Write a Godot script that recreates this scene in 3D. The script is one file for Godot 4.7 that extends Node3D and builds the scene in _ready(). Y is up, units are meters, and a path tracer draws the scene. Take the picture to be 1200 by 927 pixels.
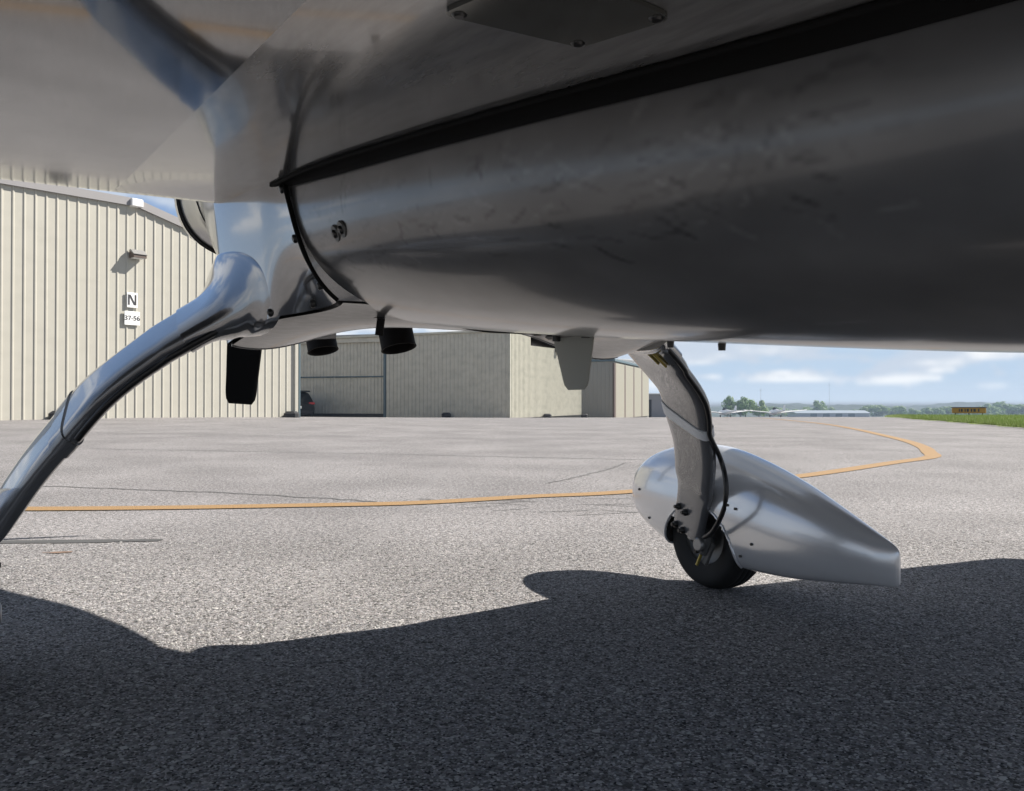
extends Node3D

# Under the left wing of a parked low-wing tailwheel airplane, looking across the apron to the hangars.
# World: camera at x 0, z 0, looking along -z. pos(X, Z, H) takes X to the right, Z ahead and H up.
const EYE := 0.69
const TILT := 0.05
var names := {}
var rng := RandomNumberGenerator.new()
var M := {}
var air: Node3D

# ---------------------------------------------------------------- helpers
func numbered(n: String) -> String:
	if not names.has(n):
		names[n] = 0
		return n
	names[n] += 1
	return "%s_%03d" % [n, names[n]]

func tag(o: Node, label := "", category := "", group := "", kind := "") -> Node:
	if label != "": o.set_meta("label", label)
	if category != "": o.set_meta("category", category)
	if group != "": o.set_meta("group", group)
	if kind != "": o.set_meta("kind", kind)
	return o

func thing(n: String, at: Vector3, turn := 0.0) -> Node3D:
	var o := Node3D.new()
	o.name = numbered(n)
	add_child(o)
	o.position = at
	o.rotation.y = turn
	return o

func put(n: String, mesh: Mesh, mat: Material, parent: Node = null, at := Vector3.ZERO, rot := Vector3.ZERO) -> MeshInstance3D:
	var o := MeshInstance3D.new()
	o.mesh = mesh
	o.material_override = mat
	o.position = at
	o.rotation = rot
	if parent == null:
		o.name = numbered(n)
		add_child(o)
	else:
		o.name = n
		parent.add_child(o, true)
	return o

func struct(n: String, mesh: Mesh, mat: Material) -> MeshInstance3D:
	var o := put(n, mesh, mat)
	o.set_meta("kind", "structure")
	return o

func pos(X: float, Z: float, H: float) -> Vector3:
	return Vector3(X, H, -Z)

func sm(a: float, b: float, x: float) -> float:
	var t := clampf((x - a) / (b - a), 0.0, 1.0)
	return t * t * (3.0 - 2.0 * t)

# a grid of points as a smooth surface; skip holds cells left open
func grid(P: Array, wrap := false, skip := {}) -> ArrayMesh:
	var rows := P.size()
	var cols: int = P[0].size()
	var v := PackedVector3Array()
	var uv := PackedVector2Array()
	for r in rows:
		for c in cols:
			v.append(P[r][c])
			uv.append(Vector2(float(c) / (cols - 1), float(r) / (rows - 1)))
	var nn := PackedVector3Array()
	nn.resize(v.size())
	var idx := PackedInt32Array()
	var cc := cols if wrap else cols - 1
	for r in rows - 1:
		for c in cc:
			if skip.has(r * cols + c): continue
			var a := r * cols + c
			var b := r * cols + (c + 1) % cols
			var d := a + cols
			var e := b + cols
			for t in [[a, b, d], [b, e, d]]:
				var n: Vector3 = (v[t[1]] - v[t[0]]).cross(v[t[2]] - v[t[0]])
				for k in 3: nn[t[k]] += n
				idx.append_array(PackedInt32Array([t[0], t[2], t[1]]))
	for i in nn.size():
		nn[i] = -nn[i].normalized() if nn[i].length() > 1e-14 else Vector3.UP
	# the winding above makes the cross product point inwards; flip to match the clockwise front
	for i in nn.size(): nn[i] = -nn[i]
	var arr := []
	arr.resize(Mesh.ARRAY_MAX)
	arr[Mesh.ARRAY_VERTEX] = v
	arr[Mesh.ARRAY_NORMAL] = nn
	arr[Mesh.ARRAY_TEX_UV] = uv
	arr[Mesh.ARRAY_INDEX] = idx
	var m := ArrayMesh.new()
	m.add_surface_from_arrays(Mesh.PRIMITIVE_TRIANGLES, arr)
	return m

# closed loft: rings with end caps
func loft(P: Array) -> ArrayMesh:
	var Q := []
	var n: int = P[0].size()
	for end in [0, P.size() - 1]:
		var c := Vector3.ZERO
		for p in P[end]: c += p
		c /= n
		var cap := PackedVector3Array()
		var inner := PackedVector3Array()
		for p in P[end]:
			cap.append(c)
			inner.append(p)
		if end == 0:
			Q.append(cap)
			Q.append(inner)
			Q.append_array(P)
		else:
			Q.append(inner)
			Q.append(cap)
	# caps get their own rows so that the rim stays crisp
	var st := SurfaceTool.new()
	st.begin(Mesh.PRIMITIVE_TRIANGLES)
	st.append_from(grid(P, true), 0, Transform3D())
	st.append_from(grid([Q[0], Q[1]], true), 0, Transform3D())
	st.append_from(grid([Q[Q.size() - 2], Q[Q.size() - 1]], true), 0, Transform3D())
	return st.commit()

func tube(path: Array, radius, sides := 10) -> ArrayMesh:
	var P := []
	for i in path.size():
		var d: Vector3 = (path[mini(i + 1, path.size() - 1)] - path[maxi(i - 1, 0)]).normalized()
		var u := d.cross(Vector3.UP if absf(d.y) < 0.9 else Vector3.RIGHT).normalized()
		var w := d.cross(u)
		var r: float = radius[i] if radius is Array else radius
		var ring := PackedVector3Array()
		for k in sides:
			var a := TAU * k / sides
			ring.append(path[i] + (u * cos(a) + w * sin(a)) * r)
		P.append(ring)
	return loft(P)

func spline(pts: Array, n: int) -> Array:
	var out := []
	for i in n:
		var t := float(i) / (n - 1) * (pts.size() - 1)
		var k := mini(int(t), pts.size() - 2)
		var a = pts[maxi(k - 1, 0)]
		var d = pts[mini(k + 2, pts.size() - 1)]
		out.append(pts[k].cubic_interpolate(pts[k + 1], a, d, t - k))
	return out

# a bevelled box into a SurfaceTool-free mesh
func bevel_box(size: Vector3, b := 0.01) -> ArrayMesh:
	var st := SurfaceTool.new()
	st.begin(Mesh.PRIMITIVE_TRIANGLES)
	var h := size / 2
	b = minf(b, minf(h.x, minf(h.y, h.z)) * 0.9)
	var rings := []
	for y in [[-h.y, b], [-h.y + b, 0.0], [h.y - b, 0.0], [h.y, b]]:
		var x: float = h.x - y[1]
		var z: float = h.z - y[1]
		rings.append([Vector3(-x + b, y[0], -z), Vector3(x - b, y[0], -z), Vector3(x, y[0], -z + b), Vector3(x, y[0], z - b), Vector3(x - b, y[0], z), Vector3(-x + b, y[0], z), Vector3(-x, y[0], z - b), Vector3(-x, y[0], -z + b)])
	st.set_smooth_group(-1)
	for r in 3:
		for k in 8:
			var a: Vector3 = rings[r][k]
			var c: Vector3 = rings[r][(k + 1) % 8]
			var d: Vector3 = rings[r + 1][k]
			var e: Vector3 = rings[r + 1][(k + 1) % 8]
			for p in [a, c, d, c, e, d]: st.add_vertex(p)
	for r in [0, 3]:
		for k in range(1, 7):
			var t := [rings[r][0], rings[r][k], rings[r][k + 1]]
			if r == 3: t = [t[0], t[2], t[1]]
			for p in [t[0], t[2], t[1]]: st.add_vertex(p)
	st.generate_normals()
	return st.commit()

func cyl(r: float, h: float, sides := 16, top := -1.0) -> CylinderMesh:
	var c := CylinderMesh.new()
	c.bottom_radius = r
	c.top_radius = r if top < 0.0 else top
	c.height = h
	c.radial_segments = sides
	c.rings = 1
	return c

func mat(color: Color, rough := 0.6, metal := 0.0) -> StandardMaterial3D:
	var m := StandardMaterial3D.new()
	m.albedo_color = color.linear_to_srgb()
	m.roughness = rough
	m.metallic = metal
	return m

func noise_tex(freq: float, octaves: int, size: int, lo: float, hi: float, sd := 1, type := FastNoiseLite.TYPE_SIMPLEX_SMOOTH) -> ImageTexture:
	var n := FastNoiseLite.new()
	n.noise_type = type
	n.seed = sd
	n.frequency = freq
	n.fractal_octaves = octaves
	var im := n.get_seamless_image(size, size)
	im.convert(Image.FORMAT_L8)
	var d := im.get_data()
	for i in d.size():
		d[i] = int(255.0 * clampf(lerpf(lo, hi, d[i] / 255.0), 0.0, 1.0))
	return ImageTexture.create_from_image(Image.create_from_data(size, size, false, Image.FORMAT_L8, d))

# ---------------------------------------------------------------- ground
func ground(X: float, Z: float) -> float:
	var d := (X + 13.0) * (X + 13.0) + (Z - 27.0) * (Z - 27.0)
	var g := 0.26 * exp(-d / 150.0)
	var fall := Z - 41.0
	g -= 0.0155 * (fall if fall > 6.0 else (fall + 6.0) * (fall + 6.0) / 24.0 if fall > -6.0 else 0.0)
	return g

func on(X: float, Z: float, up := 0.0) -> Vector3:
	return pos(X, Z, ground(X, Z) + up)

func strip(path: Array, widths, up := 0.004, n := 60, cross := 2) -> ArrayMesh:
	var pts := spline(path, n)
	var P := []
	for i in n:
		var d: Vector2 = (pts[mini(i + 1, n - 1)] - pts[maxi(i - 1, 0)]).normalized()
		var s := Vector2(-d.y, d.x)
		var w: float = widths[i * (widths.size() - 1) / (n - 1)] if widths is Array else widths
		var row := PackedVector3Array()
		for k in cross:
			var p: Vector2 = pts[i] + s * w * (float(k) / (cross - 1) - 0.5)
			row.append(on(p.x, p.y, up))
		P.append(row)
	return grid(P)

# ---------------------------------------------------------------- sky
func make_sky() -> Sky:
	var W := 1536
	var Hh := 768
	var n := FastNoiseLite.new()
	n.seed = 11
	n.noise_type = FastNoiseLite.TYPE_SIMPLEX_SMOOTH
	n.frequency = 0.62
	n.fractal_octaves = 6
	n.fractal_gain = 0.58
	var m := FastNoiseLite.new()
	m.seed = 4
	m.frequency = 0.28
	m.fractal_octaves = 2
	var im := Image.create(W, Hh, false, Image.FORMAT_RGBF)
	var data := PackedFloat32Array()
	data.resize(W * Hh * 3)
	var zen := Vector3(0.15, 0.185, 0.25)
	var mid := Vector3(0.26, 0.42, 0.74)
	var hor := Vector3(0.63, 0.80, 1.0)
	for y in Hh:
		var el := (0.5 - (y + 0.5) / Hh) * PI
		var up := sin(el)
		var base: Vector3
		if up > 0.0:
			base = hor.lerp(mid, sm(0.03, 0.28, up)).lerp(zen, sm(0.18, 0.85, up))
			base = base.lerp(Vector3(0.78, 0.90, 1.02), 1.0 - sm(0.0, 0.035, up))
		else:
			base = Vector3(0.22, 0.21, 0.19)
		for x in W:
			var c := base
			if up > 0.0:
				var az := ((x + 0.5) / W - 0.5) * TAU
				var k := 1.0 / (up + 0.09)
				var q := Vector2(sin(az), cos(az)) * cos(el) * k
				var d := n.get_noise_2d(q.x, q.y) * 0.8 + m.get_noise_2d(q.x, q.y) * 0.55
				var a := sm(-0.01, 0.09, d + 0.10)
				var lit := sm(0.05, 0.5, n.get_noise_2d(q.x + 0.12, q.y + 0.03) + 0.1 - d * 0.25)
				var cloud := Vector3(0.74, 0.83, 0.96).lerp(Vector3(1.34, 1.33, 1.30), lit)
				c = base.lerp(cloud, a * 0.95 * sm(0.004, 0.03, up) * (1.0 - 0.75 * sm(0.14, 0.45, up)))
			var i := (y * W + x) * 3
			data[i] = c.x
			data[i + 1] = c.y
			data[i + 2] = c.z
	im = Image.create_from_data(W, Hh, false, Image.FORMAT_RGBF, data.to_byte_array())
	var pm := PanoramaSkyMaterial.new()
	pm.panorama = ImageTexture.create_from_image(im)
	var sky := Sky.new()
	sky.sky_material = pm
	return sky

# ---------------------------------------------------------------- materials
func asphalt_textures() -> Array:
	var S := 1536
	var a := FastNoiseLite.new()
	a.noise_type = FastNoiseLite.TYPE_CELLULAR
	a.seed = 3
	a.frequency = 0.19
	a.fractal_type = FastNoiseLite.FRACTAL_NONE
	a.cellular_return_type = FastNoiseLite.RETURN_CELL_VALUE
	a.cellular_jitter = 1.0
	var val := a.get_seamless_image(S, S, false, false, 0.06)
	a.cellular_return_type = FastNoiseLite.RETURN_DISTANCE2_DIV
	var dist := a.get_seamless_image(S, S, false, false, 0.06)
	val.convert(Image.FORMAT_L8)
	dist.convert(Image.FORMAT_L8)
	var b := FastNoiseLite.new()
	b.seed = 8
	b.frequency = 0.03
	b.fractal_octaves = 3
	var low := b.get_seamless_image(S, S)
	low.convert(Image.FORMAT_L8)
	var v := val.get_data()
	var d := dist.get_data()
	var l := low.get_data()
	var col := PackedByteArray()
	col.resize(S * S * 3)
	var hei := PackedByteArray()
	hei.resize(S * S)
	for i in S * S:
		var t := v[i] / 255.0
		var e := 1.0 - d[i] / 255.0
		var g := 0.45 + 0.25 * t
		if t > 0.88: g += 0.10
		if t < 0.09: g *= 0.45
		var pit := l[i] / 255.0
		if pit < 0.33: g *= 0.55 + 1.3 * pit
		g *= 0.72 + 0.28 * minf(1.0, e * 2.2 + 0.25)
		g *= 0.86 + 0.28 * pit
		var warm := (t * 7.0 - floorf(t * 7.0)) * 0.05
		col[i * 3] = int(clampf(g * (0.985 + warm), 0, 1) * 255)
		col[i * 3 + 1] = int(clampf(g * 0.985, 0, 1) * 255)
		col[i * 3 + 2] = int(clampf(g * (0.99 - warm * 0.6), 0, 1) * 255)
		var h := (0.35 + 0.65 * t) * minf(1.0, e * 1.6)
		if pit < 0.33: h *= 0.3 + 2.0 * pit
		hei[i] = int(clampf(h, 0, 1) * 255)
	var c_im := Image.create_from_data(S, S, false, Image.FORMAT_RGB8, col)
	var h_im := Image.create_from_data(S, S, false, Image.FORMAT_L8, hei)
	var n_im: Image = h_im.duplicate()
	n_im.convert(Image.FORMAT_RGB8)
	n_im.bump_map_to_normal_map(3.0)
	return [ImageTexture.create_from_image(c_im), ImageTexture.create_from_image(n_im)]

func tri(m: StandardMaterial3D, tex: Texture2D, per_metre: float, world := true) -> StandardMaterial3D:
	m.albedo_texture = tex
	m.uv1_triplanar = true
	m.uv1_world_triplanar = world
	m.uv1_scale = Vector3.ONE * per_metre
	return m

func scuffs() -> ImageTexture:   # grime and scratches on the fuselage: across = round it, down = nose to tail
	var S := Vector2i(768, 2048)
	var n := FastNoiseLite.new()
	n.seed = 77
	n.frequency = 0.012
	n.fractal_octaves = 4
	var im := n.get_image(S.x, S.y)
	im.convert(Image.FORMAT_L8)
	var d := im.get_data()
	for i in d.size(): d[i] = int(190 + 60 * (d[i] / 255.0))
	var g := RandomNumberGenerator.new()
	g.seed = 5
	for k in 420:
		var near := k < 330
		var x := g.randf_range(0.012, 0.085) * S.x if near else g.randf() * S.x
		var y := g.randf_range(0.36, 0.62) * S.y if near else g.randf() * S.y
		var a := g.randfn() * 0.45 + (0.0 if g.randf() < 0.8 else 1.3)
		var bend := g.randf_range(-0.04, 0.04)
		var length := int(g.randf_range(3, 15) * (1.0 if g.randf() < 0.85 else 2.0))
		var tone := g.randf_range(0.66, 0.90) if g.randf() < 0.65 else 1.18
		var w := g.randi_range(1, 2)
		for i in length:
			x += sin(a) * 0.8
			y += cos(a)
			a += bend
			for q in w:
				var px := int(x) + q
				var py := int(y)
				if px < 0 or py < 0 or px >= S.x or py >= S.y: continue
				d[py * S.x + px] = int(clampf(d[py * S.x + px] * lerpf(1.0, tone, 0.8), 0, 255))
	var out := Image.create_from_data(S.x, S.y, false, Image.FORMAT_L8, d)
	out.resize(S.x / 2, S.y / 2, Image.INTERPOLATE_BILINEAR)
	out.resize(S.x, S.y, Image.INTERPOLATE_CUBIC)
	return ImageTexture.create_from_image(out)

func materials() -> void:
	var ta := asphalt_textures()
	var a := mat(Color(0.975, 0.985, 1.0), 0.9)
	tri(a, ta[0], 1.0 / 1.5)
	a.normal_enabled = true
	a.normal_texture = ta[1]
	a.normal_scale = 0.7
	a.metallic_specular = 0.35
	a.detail_enabled = true
	a.detail_blend_mode = BaseMaterial3D.BLEND_MODE_MUL
	a.detail_albedo = noise_tex(0.012, 5, 512, 0.86, 1.02, 21)
	a.detail_uv_layer = BaseMaterial3D.DETAIL_UV_2
	a.uv2_triplanar = true
	a.uv2_world_triplanar = true
	a.uv2_scale = Vector3.ONE * 0.085
	M.asphalt = a

	M.line = tri(mat(Color(0.41, 0.25, 0.105), 0.85), noise_tex(0.2, 4, 512, 0.35, 1.3, 5), 0.9)
	M.crack = mat(Color(0.12, 0.118, 0.115), 0.95)
	M.stain = mat(Color(0.095, 0.095, 0.095), 0.95)
	M.stain.metallic_specular = 0.2
	M.rust = mat(Color(0.20, 0.13, 0.09), 0.95)

	# gloss paint, pale silver: a soft metal flake under a hard clear coat
	var paint := mat(Color(0.27, 0.272, 0.275), 0.14, 0.8)
	paint.clearcoat_enabled = true
	paint.clearcoat = 1.0
	paint.clearcoat_roughness = 0.02
	M.paint = paint
	var belly: StandardMaterial3D = paint.duplicate()
	belly.clearcoat_roughness = 0.10
	belly.roughness = 0.30
	belly.metallic = 0.35
	belly.clearcoat = 0.6
	belly.albedo_color = Color(0.19, 0.19, 0.19).linear_to_srgb()
	belly.albedo_texture = scuffs()
	M.belly = belly
	var wing: StandardMaterial3D = paint.duplicate()
	wing.albedo_color = Color(0.11, 0.113, 0.122).linear_to_srgb()
	wing.metallic = 0.4
	wing.clearcoat = 0.3
	wing.roughness = 0.07
	wing.clearcoat_roughness = 0.03
	wing.albedo_texture = noise_tex(0.03, 5, 512, 0.84, 1.06, 32)
	wing.uv1_triplanar = true
	wing.uv1_scale = Vector3(3.0, 3.0, 0.6)
	M.wing = wing
	var root: StandardMaterial3D = wing.duplicate()
	root.albedo_color = Color(0.29, 0.29, 0.29).linear_to_srgb()
	root.metallic = 0.3
	root.roughness = 0.13
	M.root = root
	var leg: StandardMaterial3D = paint.duplicate()
	leg.albedo_color = Color(0.17, 0.175, 0.185).linear_to_srgb()
	leg.metallic = 0.4
	leg.roughness = 0.22
	M.leg = leg
	var pant: StandardMaterial3D = paint.duplicate()
	pant.albedo_color = Color(0.78, 0.785, 0.80).linear_to_srgb()
	pant.roughness = 0.2
	pant.metallic = 0.45
	M.pant = pant
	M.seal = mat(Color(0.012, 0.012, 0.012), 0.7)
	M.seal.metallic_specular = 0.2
	M.black = mat(Color(0.012, 0.012, 0.013), 0.35)
	M.blade = mat(Color(0.006, 0.006, 0.006), 0.8)
	M.blade.metallic_specular = 0.15
	M.rubber = mat(Color(0.014, 0.014, 0.014), 0.75)
	M.pipe = mat(Color(0.016, 0.015, 0.015), 0.7)
	M.pipe.metallic_specular = 0.25
	M.steel = mat(Color(0.30, 0.30, 0.30), 0.35, 0.8)
	M.cast = mat(Color(0.16, 0.16, 0.155), 0.5, 0.5)
	M.screw = mat(Color(0.06, 0.06, 0.06), 0.35, 0.8)
	M.resin = mat(Color(0.40, 0.40, 0.35), 0.55)
	M.clamp = mat(Color(0.78, 0.82, 0.86), 0.35)
	M.brass = mat(Color(0.45, 0.36, 0.10), 0.4, 0.6)
	M.plate = mat(Color(0.17, 0.17, 0.155), 0.08, 0.6)
	M.canopy = mat(Color(0.03, 0.035, 0.04), 0.08)
	M.spinner = mat(Color(0.6, 0.6, 0.61), 0.25, 0.6)

	M.cream = tri(mat(Color(0.42, 0.402, 0.345), 0.5), noise_tex(0.02, 4, 256, 0.97, 1.02, 41), 0.35)
	M.pale = tri(mat(Color(0.46, 0.445, 0.37), 0.5), noise_tex(0.02, 4, 256, 0.9, 1.06, 42), 0.35)
	M.grey_wall = tri(mat(Color(0.48, 0.455, 0.385), 0.5), noise_tex(0.02, 4, 256, 0.9, 1.06, 43), 0.35)
	M.dark_wall = mat(Color(0.24, 0.23, 0.20), 0.5)
	M.tan_wall = mat(Color(0.26, 0.245, 0.195), 0.5)
	M.trim = mat(Color(0.26, 0.25, 0.25), 0.5)
	M.teal = mat(Color(0.07, 0.11, 0.13), 0.5)
	M.bronze = mat(Color(0.10, 0.07, 0.055), 0.5)
	M.roof = mat(Color(0.45, 0.46, 0.47), 0.4, 0.3)
	M.boot = mat(Color(0.02, 0.02, 0.022), 0.7)
	M.white = mat(Color(0.82, 0.82, 0.80), 0.4)
	M.ink = mat(Color(0.03, 0.03, 0.035), 0.7)
	M.lens = mat(Color(0.22, 0.215, 0.21), 0.3)
	M.car = mat(Color(0.008, 0.009, 0.01), 0.35)
	M.car.metallic_specular = 0.3
	M.glass = mat(Color(0.008, 0.009, 0.01), 0.4)
	M.glass.metallic_specular = 0.2
	M.red = mat(Color(0.45, 0.02, 0.02), 0.2)
	M.yellow = mat(Color(0.42, 0.20, 0.02), 0.5)
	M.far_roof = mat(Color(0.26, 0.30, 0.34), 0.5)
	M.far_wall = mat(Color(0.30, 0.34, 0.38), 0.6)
	var g := mat(Color(0.92, 0.95, 0.9), 0.95)
	var gi := noise_tex(0.02, 5, 256, 0.0, 1.0, 51)
	g.albedo_texture = tint(gi, Color(0.11, 0.165, 0.035), Color(0.24, 0.29, 0.085))
	g.uv1_triplanar = true
	g.uv1_world_triplanar = true
	g.uv1_scale = Vector3.ONE * 0.11
	M.grass = g
	M.blades = mat(Color(0.22, 0.265, 0.075), 0.8)
	M.blades.backlight_enabled = true
	M.blades.backlight = Color(0.05, 0.08, 0.01).linear_to_srgb()
	M.leaf = []
	for c in [Color(0.085, 0.14, 0.045), Color(0.105, 0.165, 0.055), Color(0.13, 0.185, 0.065)]:
		var lf := mat(c, 0.75)
		lf.backlight_enabled = true
		lf.backlight = Color(c.r * 0.8, c.g * 0.9, c.b * 0.5).linear_to_srgb()
		M.leaf.append(lf)
	M.bark = mat(Color(0.07, 0.055, 0.04), 0.9)
	M.hill = tri(mat(Color(0.9, 0.9, 0.9), 0.95), tint(noise_tex(0.06, 5, 256, 0.0, 1.0, 61), Color(0.012, 0.026, 0.012), Color(0.034, 0.055, 0.024)), 0.012)

func tint(t: ImageTexture, lo: Color, hi: Color) -> ImageTexture:
	var im := t.get_image()
	var d := im.get_data()
	var out := PackedByteArray()
	out.resize(d.size() * 3)
	var a := lo.linear_to_srgb()
	var b := hi.linear_to_srgb()
	for i in d.size():
		var k := sm(0.25, 0.75, d[i] / 255.0)
		out[i * 3] = int(255 * lerpf(a.r, b.r, k))
		out[i * 3 + 1] = int(255 * lerpf(a.g, b.g, k))
		out[i * 3 + 2] = int(255 * lerpf(a.b, b.b, k))
	return ImageTexture.create_from_image(Image.create_from_data(im.get_width(), im.get_height(), false, Image.FORMAT_RGB8, out))

# ---------------------------------------------------------------- airplane, in its own axes: s to starboard, h up, f forward
func L(f: float, s: float, h: float) -> Vector3:
	return Vector3(s, h, -f)

# station: f, half width, belly, widest height, top
const FUS := [
	[2.18, 0.36, 1.53, 1.81, 2.07], [2.0, 0.455, 1.44, 1.79, 2.12], [1.7, 0.48, 1.37, 1.76, 2.11], [1.3, 0.485, 1.34, 1.74, 2.08], [0.9, 0.49, 1.21, 1.63, 2.02],
	[0.5, 0.53, 1.05, 1.43, 1.95], [0.0, 0.57, 0.955, 1.24, 1.92], [-0.5, 0.56, 0.888, 1.18, 1.88], [-1.0, 0.52, 0.833, 1.13, 1.82],
	[-1.5, 0.44, 0.785, 1.09, 1.74], [-2.0, 0.335, 0.745, 1.05, 1.62], [-2.6, 0.26, 0.73, 1.0, 1.48], [-3.6, 0.15, 0.72, 0.93, 1.25], [-4.6, 0.05, 0.71, 0.86, 1.05]]

func fus(f: float) -> Array:
	var k := 0
	while k < FUS.size() - 2 and FUS[k + 1][0] > f: k += 1
	var t := clampf((FUS[k][0] - f) / (FUS[k][0] - FUS[k + 1][0]), 0.0, 1.0)
	var out := []
	for c in range(1, 5):
		out.append(cubic_interpolate(FUS[k][c], FUS[k + 1][c], FUS[maxi(k - 1, 0)][c], FUS[mini(k + 2, FUS.size() - 1)][c], t))
	return out

func fus_point(f: float, a: float) -> Vector3:   # a: 0 port side, PI/2 belly, PI starboard, 3 PI / 2 top
	var q := fus(f)
	var e := 2.0 / (3.0 if sin(a) >= 0.0 else 2.25)
	var x: float = q[0] * pow(absf(cos(a)), e) * signf(cos(a))
	var y := pow(absf(sin(a)), e)
	var h: float = q[2] - (q[2] - q[1]) * y if sin(a) >= 0.0 else q[2] + (q[3] - q[2]) * y
	return L(f, -x, h)

func fus_side(f: float, h: float) -> float:
	var q := fus(f)
	var t: float = (q[2] - h) / (q[2] - q[1]) if h < q[2] else (h - q[2]) / (q[3] - q[2])
	var n := 3.0 if h < q[2] else 2.25
	return q[0] * pow(maxf(0.0, 1.0 - pow(clampf(t, 0.0, 1.0), n)), 1.0 / n)

func wing_plane(f: float) -> float:
	return 1.21 + 0.1 * f

var starboard := false

func wing_le(s: float) -> float:   # leading edge
	var e := -0.27 - 0.06 * (absf(s) - 0.6)
	if starboard: e += 0.07 * sm(1.3, 2.0, s) - 0.09 * exp(-pow((s - 0.98) / 0.32, 2.0)) + 0.52 * sm(0.95, 0.46, s)  # unseen starboard edge is bent only to shape the shadow on the ground
	return e

func wing_chord(s: float) -> float:
	return lerpf(2.0, 1.15, clampf((absf(s) - 0.5) / 3.7, 0.0, 1.0))

func wing_low(c: float, s: float) -> float:   # height of the lower surface at c behind the leading edge
	var f := wing_le(s) - c
	var n := 0.13
	var y := -0.1 * sqrt(maxf(0.0, 1.0 - pow(1.0 - minf(c / n, 1.0), 2.0)))
	return wing_plane(f) + 0.1 + y + 0.0 * (absf(s) - 0.6)

func wing_high(c: float, s: float) -> float:
	var f := wing_le(s) - c
	var ch := wing_chord(s)
	var t := c / ch
	return wing_plane(f) + 0.1 + 0.0 * (absf(s) - 0.6) + 0.15 * (5.0 * (0.2969 * sqrt(t) - 0.126 * t - 0.3516 * t * t + 0.2843 * t * t * t - 0.1036 * t * t * t * t)) * 2.0 - 0.1 * t

func break_s(f: float) -> float:
	return 0.845 - 0.086 * (-0.52 - f)

func wing_skin(side: float, part: String) -> ArrayMesh:
	var P := []
	var us := []
	for i in 15: us.append(pow(i / 14.0, 2.0) * 0.26)
	var nn := 22
	for i in nn: us.append(0.26 + (i + 1.0) / nn)
	for i in us.size():
		var row := PackedVector3Array()
		for j in 17:
			var v := j / 16.0
			var s: float
			var f0: float = -0.27 - us[i]
			if part == "root":
				s = lerpf(0.18, break_s(f0), v)
			else:
				s = lerpf(break_s(f0), 4.2, v)
			var ch := wing_chord(s)
			var c: float = us[i] if us[i] <= 0.26 else 0.26 + (us[i] - 0.26) * (ch - 0.26)
			var f := wing_le(s) - c
			var h := wing_low(c, s)
			if part == "root":
				h += TILT * (break_s(f0) - s) * sm(0.1, 0.4, c)
			row.append(L(f, s * side, h))
		P.append(row)
	return grid(P)

func wing_top(side: float) -> ArrayMesh:
	var P := []
	for i in 25:
		var t := pow(i / 24.0, 1.7)
		var row := PackedVector3Array()
		for j in 12:
			var s := lerpf(0.18, 4.2, j / 11.0)
			var c := t * wing_chord(s)
			row.append(L(wing_le(s) - c, s * side, wing_high(c, s)))
		P.append(row)
	return grid(P)

const LEG := [[0.60, 0.925, -0.365], [0.70, 0.862, -0.335], [0.762, 0.818, -0.315], [0.868, 0.726, -0.29], [0.948, 0.625, -0.23], [1.013, 0.53, -0.18], [1.066, 0.426, -0.12], [1.098, 0.355, -0.08], [1.112, 0.215, -0.03]]

func leg_frame(side: float, t: float) -> Array:   # point, axis, chord direction, normal
	var pts := []
	for p in LEG: pts.append(L(p[2], (p[0] + (0.025 * sm(0.6, 0.25, p[1]) if side < 0.0 else 0.0)) * side, p[1]))
	var k := clampf(t, 0.0, 1.0)
	var c: Vector3 = spline(pts, 2)[0] if k == 0.0 else at_spline(pts, k)
	var ax := (at_spline(pts, minf(k + 0.02, 1.0)) - at_spline(pts, maxf(k - 0.02, 0.0))).normalized()
	var chord := L(1.0, 0.14 * side, lerpf(0.15, 0.06, k))
	chord = (chord - ax * ax.dot(chord)).normalized()
	return [c, ax, chord, ax.cross(chord).normalized()]

func at_spline(pts: Array, k: float) -> Vector3:
	var t := k * (pts.size() - 1)
	var i := mini(int(t), pts.size() - 2)
	return pts[i].cubic_interpolate(pts[i + 1], pts[maxi(i - 1, 0)], pts[mini(i + 2, pts.size() - 1)], t - i)

func leg_ring(fr: Array, hc: float, th: float) -> PackedVector3Array:
	var ring := PackedVector3Array()
	for k in 28:
		var a := TAU * k / 28
		var x := pow(absf(cos(a)), 0.42) * signf(cos(a))
		var y := pow(absf(sin(a)), 0.62) * signf(sin(a))
		ring.append(fr[0] + fr[2] * x * hc + fr[3] * y * th)
	return ring

func leg_half(t: float) -> float:
	return lerpf(0.150, 0.112, sm(0.0, 0.6, t)) - 0.022 * sm(0.5, 1.0, t)

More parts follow.
